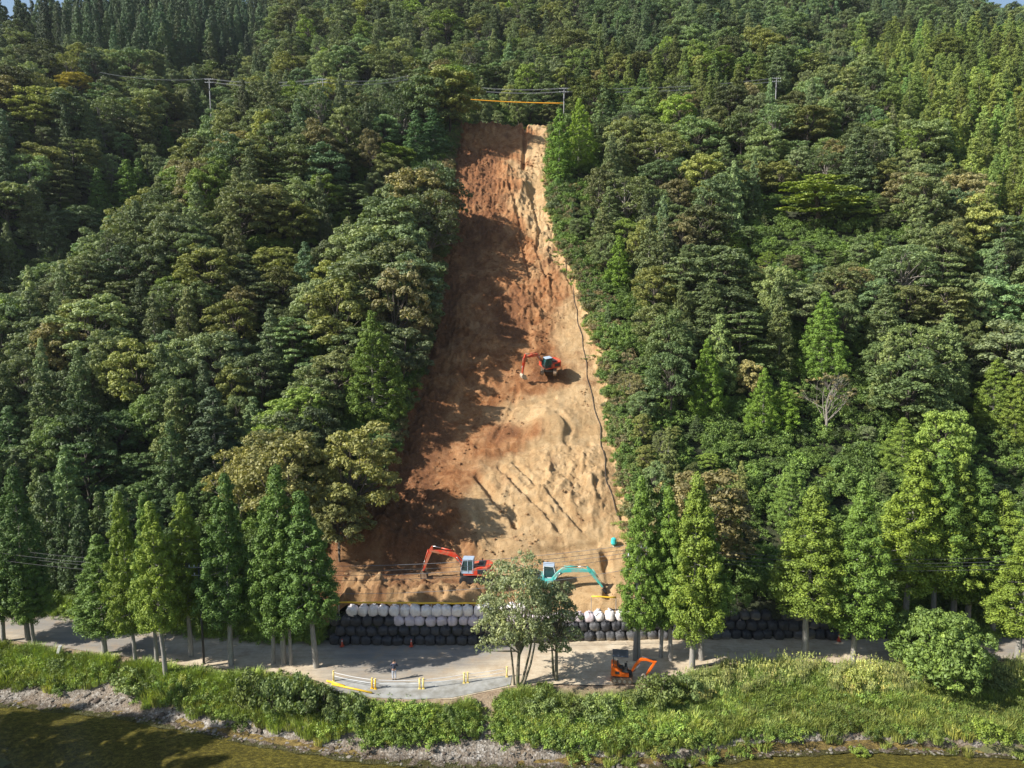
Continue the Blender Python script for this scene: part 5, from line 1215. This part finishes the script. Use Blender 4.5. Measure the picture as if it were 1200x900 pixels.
# orange sleeve hanging between the upper poles
p_ = Vector((*[v for v in (lambda r_: (r_[0] * 186 / r_[1], 186))(ray(543, 116))], 0)); p_.z = CAMZ + ray(543, 116)[2] * 186 / ray(543, 116)[1]
q_ = Vector((*[v for v in (lambda r_: (r_[0] * 184.2 / r_[1], 184.2))(ray(661, 121))], 0)); q_.z = CAMZ + ray(661, 121)[2] * 184.2 / ray(661, 121)[1]
b = MB(); b.tube([p_.lerp(q_, k / 16) - Vector((0, 0, .8 * 4 * .3 * (k / 16) * (1 - k / 16))) for k in range(17)], .13, 8)
tag(b.build('protective_sleeve', M_YELO, None, True), 'long orange-yellow sleeve hanging over the top of the landslide', 'cable sleeve')
# guard rail posts along the crest
gp = [(560 + k * 9.6, 148.5 + .06 * k) for k in range(10)]
for k, (px, py) in enumerate(gp):
    r_ = ray(px, py); Y_ = 180.9; X_ = r_[0] * Y_ / r_[1]; t = thing('guard_post', f'{nth(k + 1)} small white guard post from the left along the crest above the landslide', 'guard post', (X_, Y_, Z1(X_, Y_) - .1), 0, 'guard posts along the crest road')
    b = MB(); b.tube([(0, 0, 0), (0, 0, .95)], .075, 8); pp = b.build('post', M_WHITE, t, True)
for k in range(2):
    xa = [-11.5, 2.0][k]; xb = [2.0, 13.5][k]; b = MB()
    for q in (.45, .8): b.tube([(xa, 180.95, Z1(xa, 181) + q), (xb, 180.95, Z1(xb, 181) + q)], .03, 5)
    tag(b.build('guard_cable', M_GALV, None, True), ['guard cables along the left half of the crest', 'guard cables along the right half of the crest'][k], 'guard cable')
# boulders and stones on the shore and clods on the earth
def rock(x, y, z, s, label, m_=M_ROCK, nm='boulder', group=None):
    b2 = bmesh.new(); bmesh.ops.create_icosphere(b2, subdivisions=3, radius=s); sd = rnd.randrange(999)
    for v in b2.verts:
        n_ = float(fbm(v.co.x / s * 1.1 + sd, v.co.y / s * 1.1 + v.co.z / s * 1.7, 3, sd)); v.co *= 1 + .45 * n_; v.co.z *= .62
    b = MB(); b._add(b2); o = b.build(nm, m_, None, False); o.location = (x, y, z); o.rotation_euler = (0, 0, rnd.uniform(0, 6)); return tag(o, label, 'rock', group)
M_DROCK = simple('dark_wet_rock', (.085, .065, .05), .9, 0, .3, 4)
for (px, py, s, lab, dk) in [(541, 863, .42, 'dark boulder on the gravel below the washed out strip', 1), (446, 858, .26, 'pale boulder on the gravel below the person', 0), (460, 868, .24, 'white stone on the shore right of the pale boulder', 0), (114, 822, .34, 'boulder on the shore near the tilted marker post', 1), (98, 826, .22, 'flat stone beside the left shore boulder', 0), (190, 838, .24, 'dark stone at the water below the nearest cedar', 1), (300, 858, .2, 'stone on the shore below the thicket', 0), (528, 889, .2, 'pale stone at the water left of the shore tip', 0), (548, 884, .22, 'stone on the shore tip below the dark boulder', 0), (890, 872, .22, 'stone on the right shore', 0), (715, 892, .2, 'stone at the waterline below the small orange excavator', 0)]:
    x, y, z = hit(px, py); rock(x, y, z + s * .15, s, lab, M_DROCK if dk else M_ROCK, 'boulder', 'stones on the shore')
ccol = bpy.data.collections.new('clods')
for k in range(4):
    o = rock(0, 0, 0, .5, None, M_EARTH, 'clod'); COL.objects.unlink(o); ccol.objects.link(o); o.location = (0, 0, 0); o.name = 'clod_%d' % k
    for kk in ('category', 'label'): 
        if kk in o: del o[kk]
    a1 = o.data.attributes.new('pale', 'FLOAT', 'POINT'); a1.data.foreach_set('value', [k / 3.0] * len(o.data.vertices))
    a1 = o.data.attributes.new('loose', 'FLOAT', 'POINT'); a1.data.foreach_set('value', [.6 * (k % 2)] * len(o.data.vertices))
cl = []
for _ in range(5200):
    y = rnd.uniform(72, 178); l, r_ = scar_edges(y); x = rnd.uniform(float(l), float(r_))
    if float(vnoise(x * .28, y * .2, 121)) < .50 + (.2 if x > float(divide(y)) else 0): continue
    pl = float(pale_f(np.array(x), np.array(y), 0)); s = .10 + abs(rnd.gauss(0, .16)) * (1 + (y - 72) / 200)
    cl.append((x, y, ZS(x, y), (2 if rnd.random() < .5 else 3) if pl > .5 else rnd.choice([0, 1]), rnd.uniform(0, 6), s, s * rnd.uniform(.6, 1), (1, 1, 1), rnd.uniform(0, 6), 0))
instancer('earth_clods', cl, ccol, 'loose clods of earth scattered over the landslide')
scol = bpy.data.collections.new('stones')
for k in range(3):
    o = rock(0, 0, 0, .5, None, M_ROCK if k < 2 else M_DROCK, 'stone'); COL.objects.unlink(o); scol.objects.link(o); o.name = 'stone_%d' % k
st = []
for _ in range(1500):
    x = rnd.uniform(-50, 50); y0_, y1_ = float(y_water(x)) - .8, float(rag(x)) + .3; y = rnd.uniform(y0_, y1_); s = .08 + abs(rnd.gauss(0, .13))
    st.append((x, y, Z1(x, y) + .04, rnd.randrange(3), rnd.uniform(0, 6), s, s * .7, (1, 1, 1), 0, 0))
instancer('shore_stones', st, scol, 'small stones strewn over the gravel shore')

# ------------------------------------------------------------------ the thin haze of the valley air
b = MB(); b.box(-430, 470, -66, 565, -9, 236); hz = b.build('haze', M_GALV); m = bpy.data.materials.new('haze_air'); m.use_nodes = True; t = m.node_tree
t.nodes.remove(t.nodes['Principled BSDF']); v = t.nodes.new('ShaderNodeVolumePrincipled'); v.inputs['Color'].default_value = (.80, .88, 1.0, 1); v.inputs['Density'].default_value = .00008; v.inputs['Anisotropy'].default_value = .2
t.links.new(v.outputs[0], t.nodes['Material Output'].inputs['Volume']); hz.data.materials.clear(); hz.data.materials.append(m); tag(hz, 'thin blue valley haze', None, None, 'stuff')
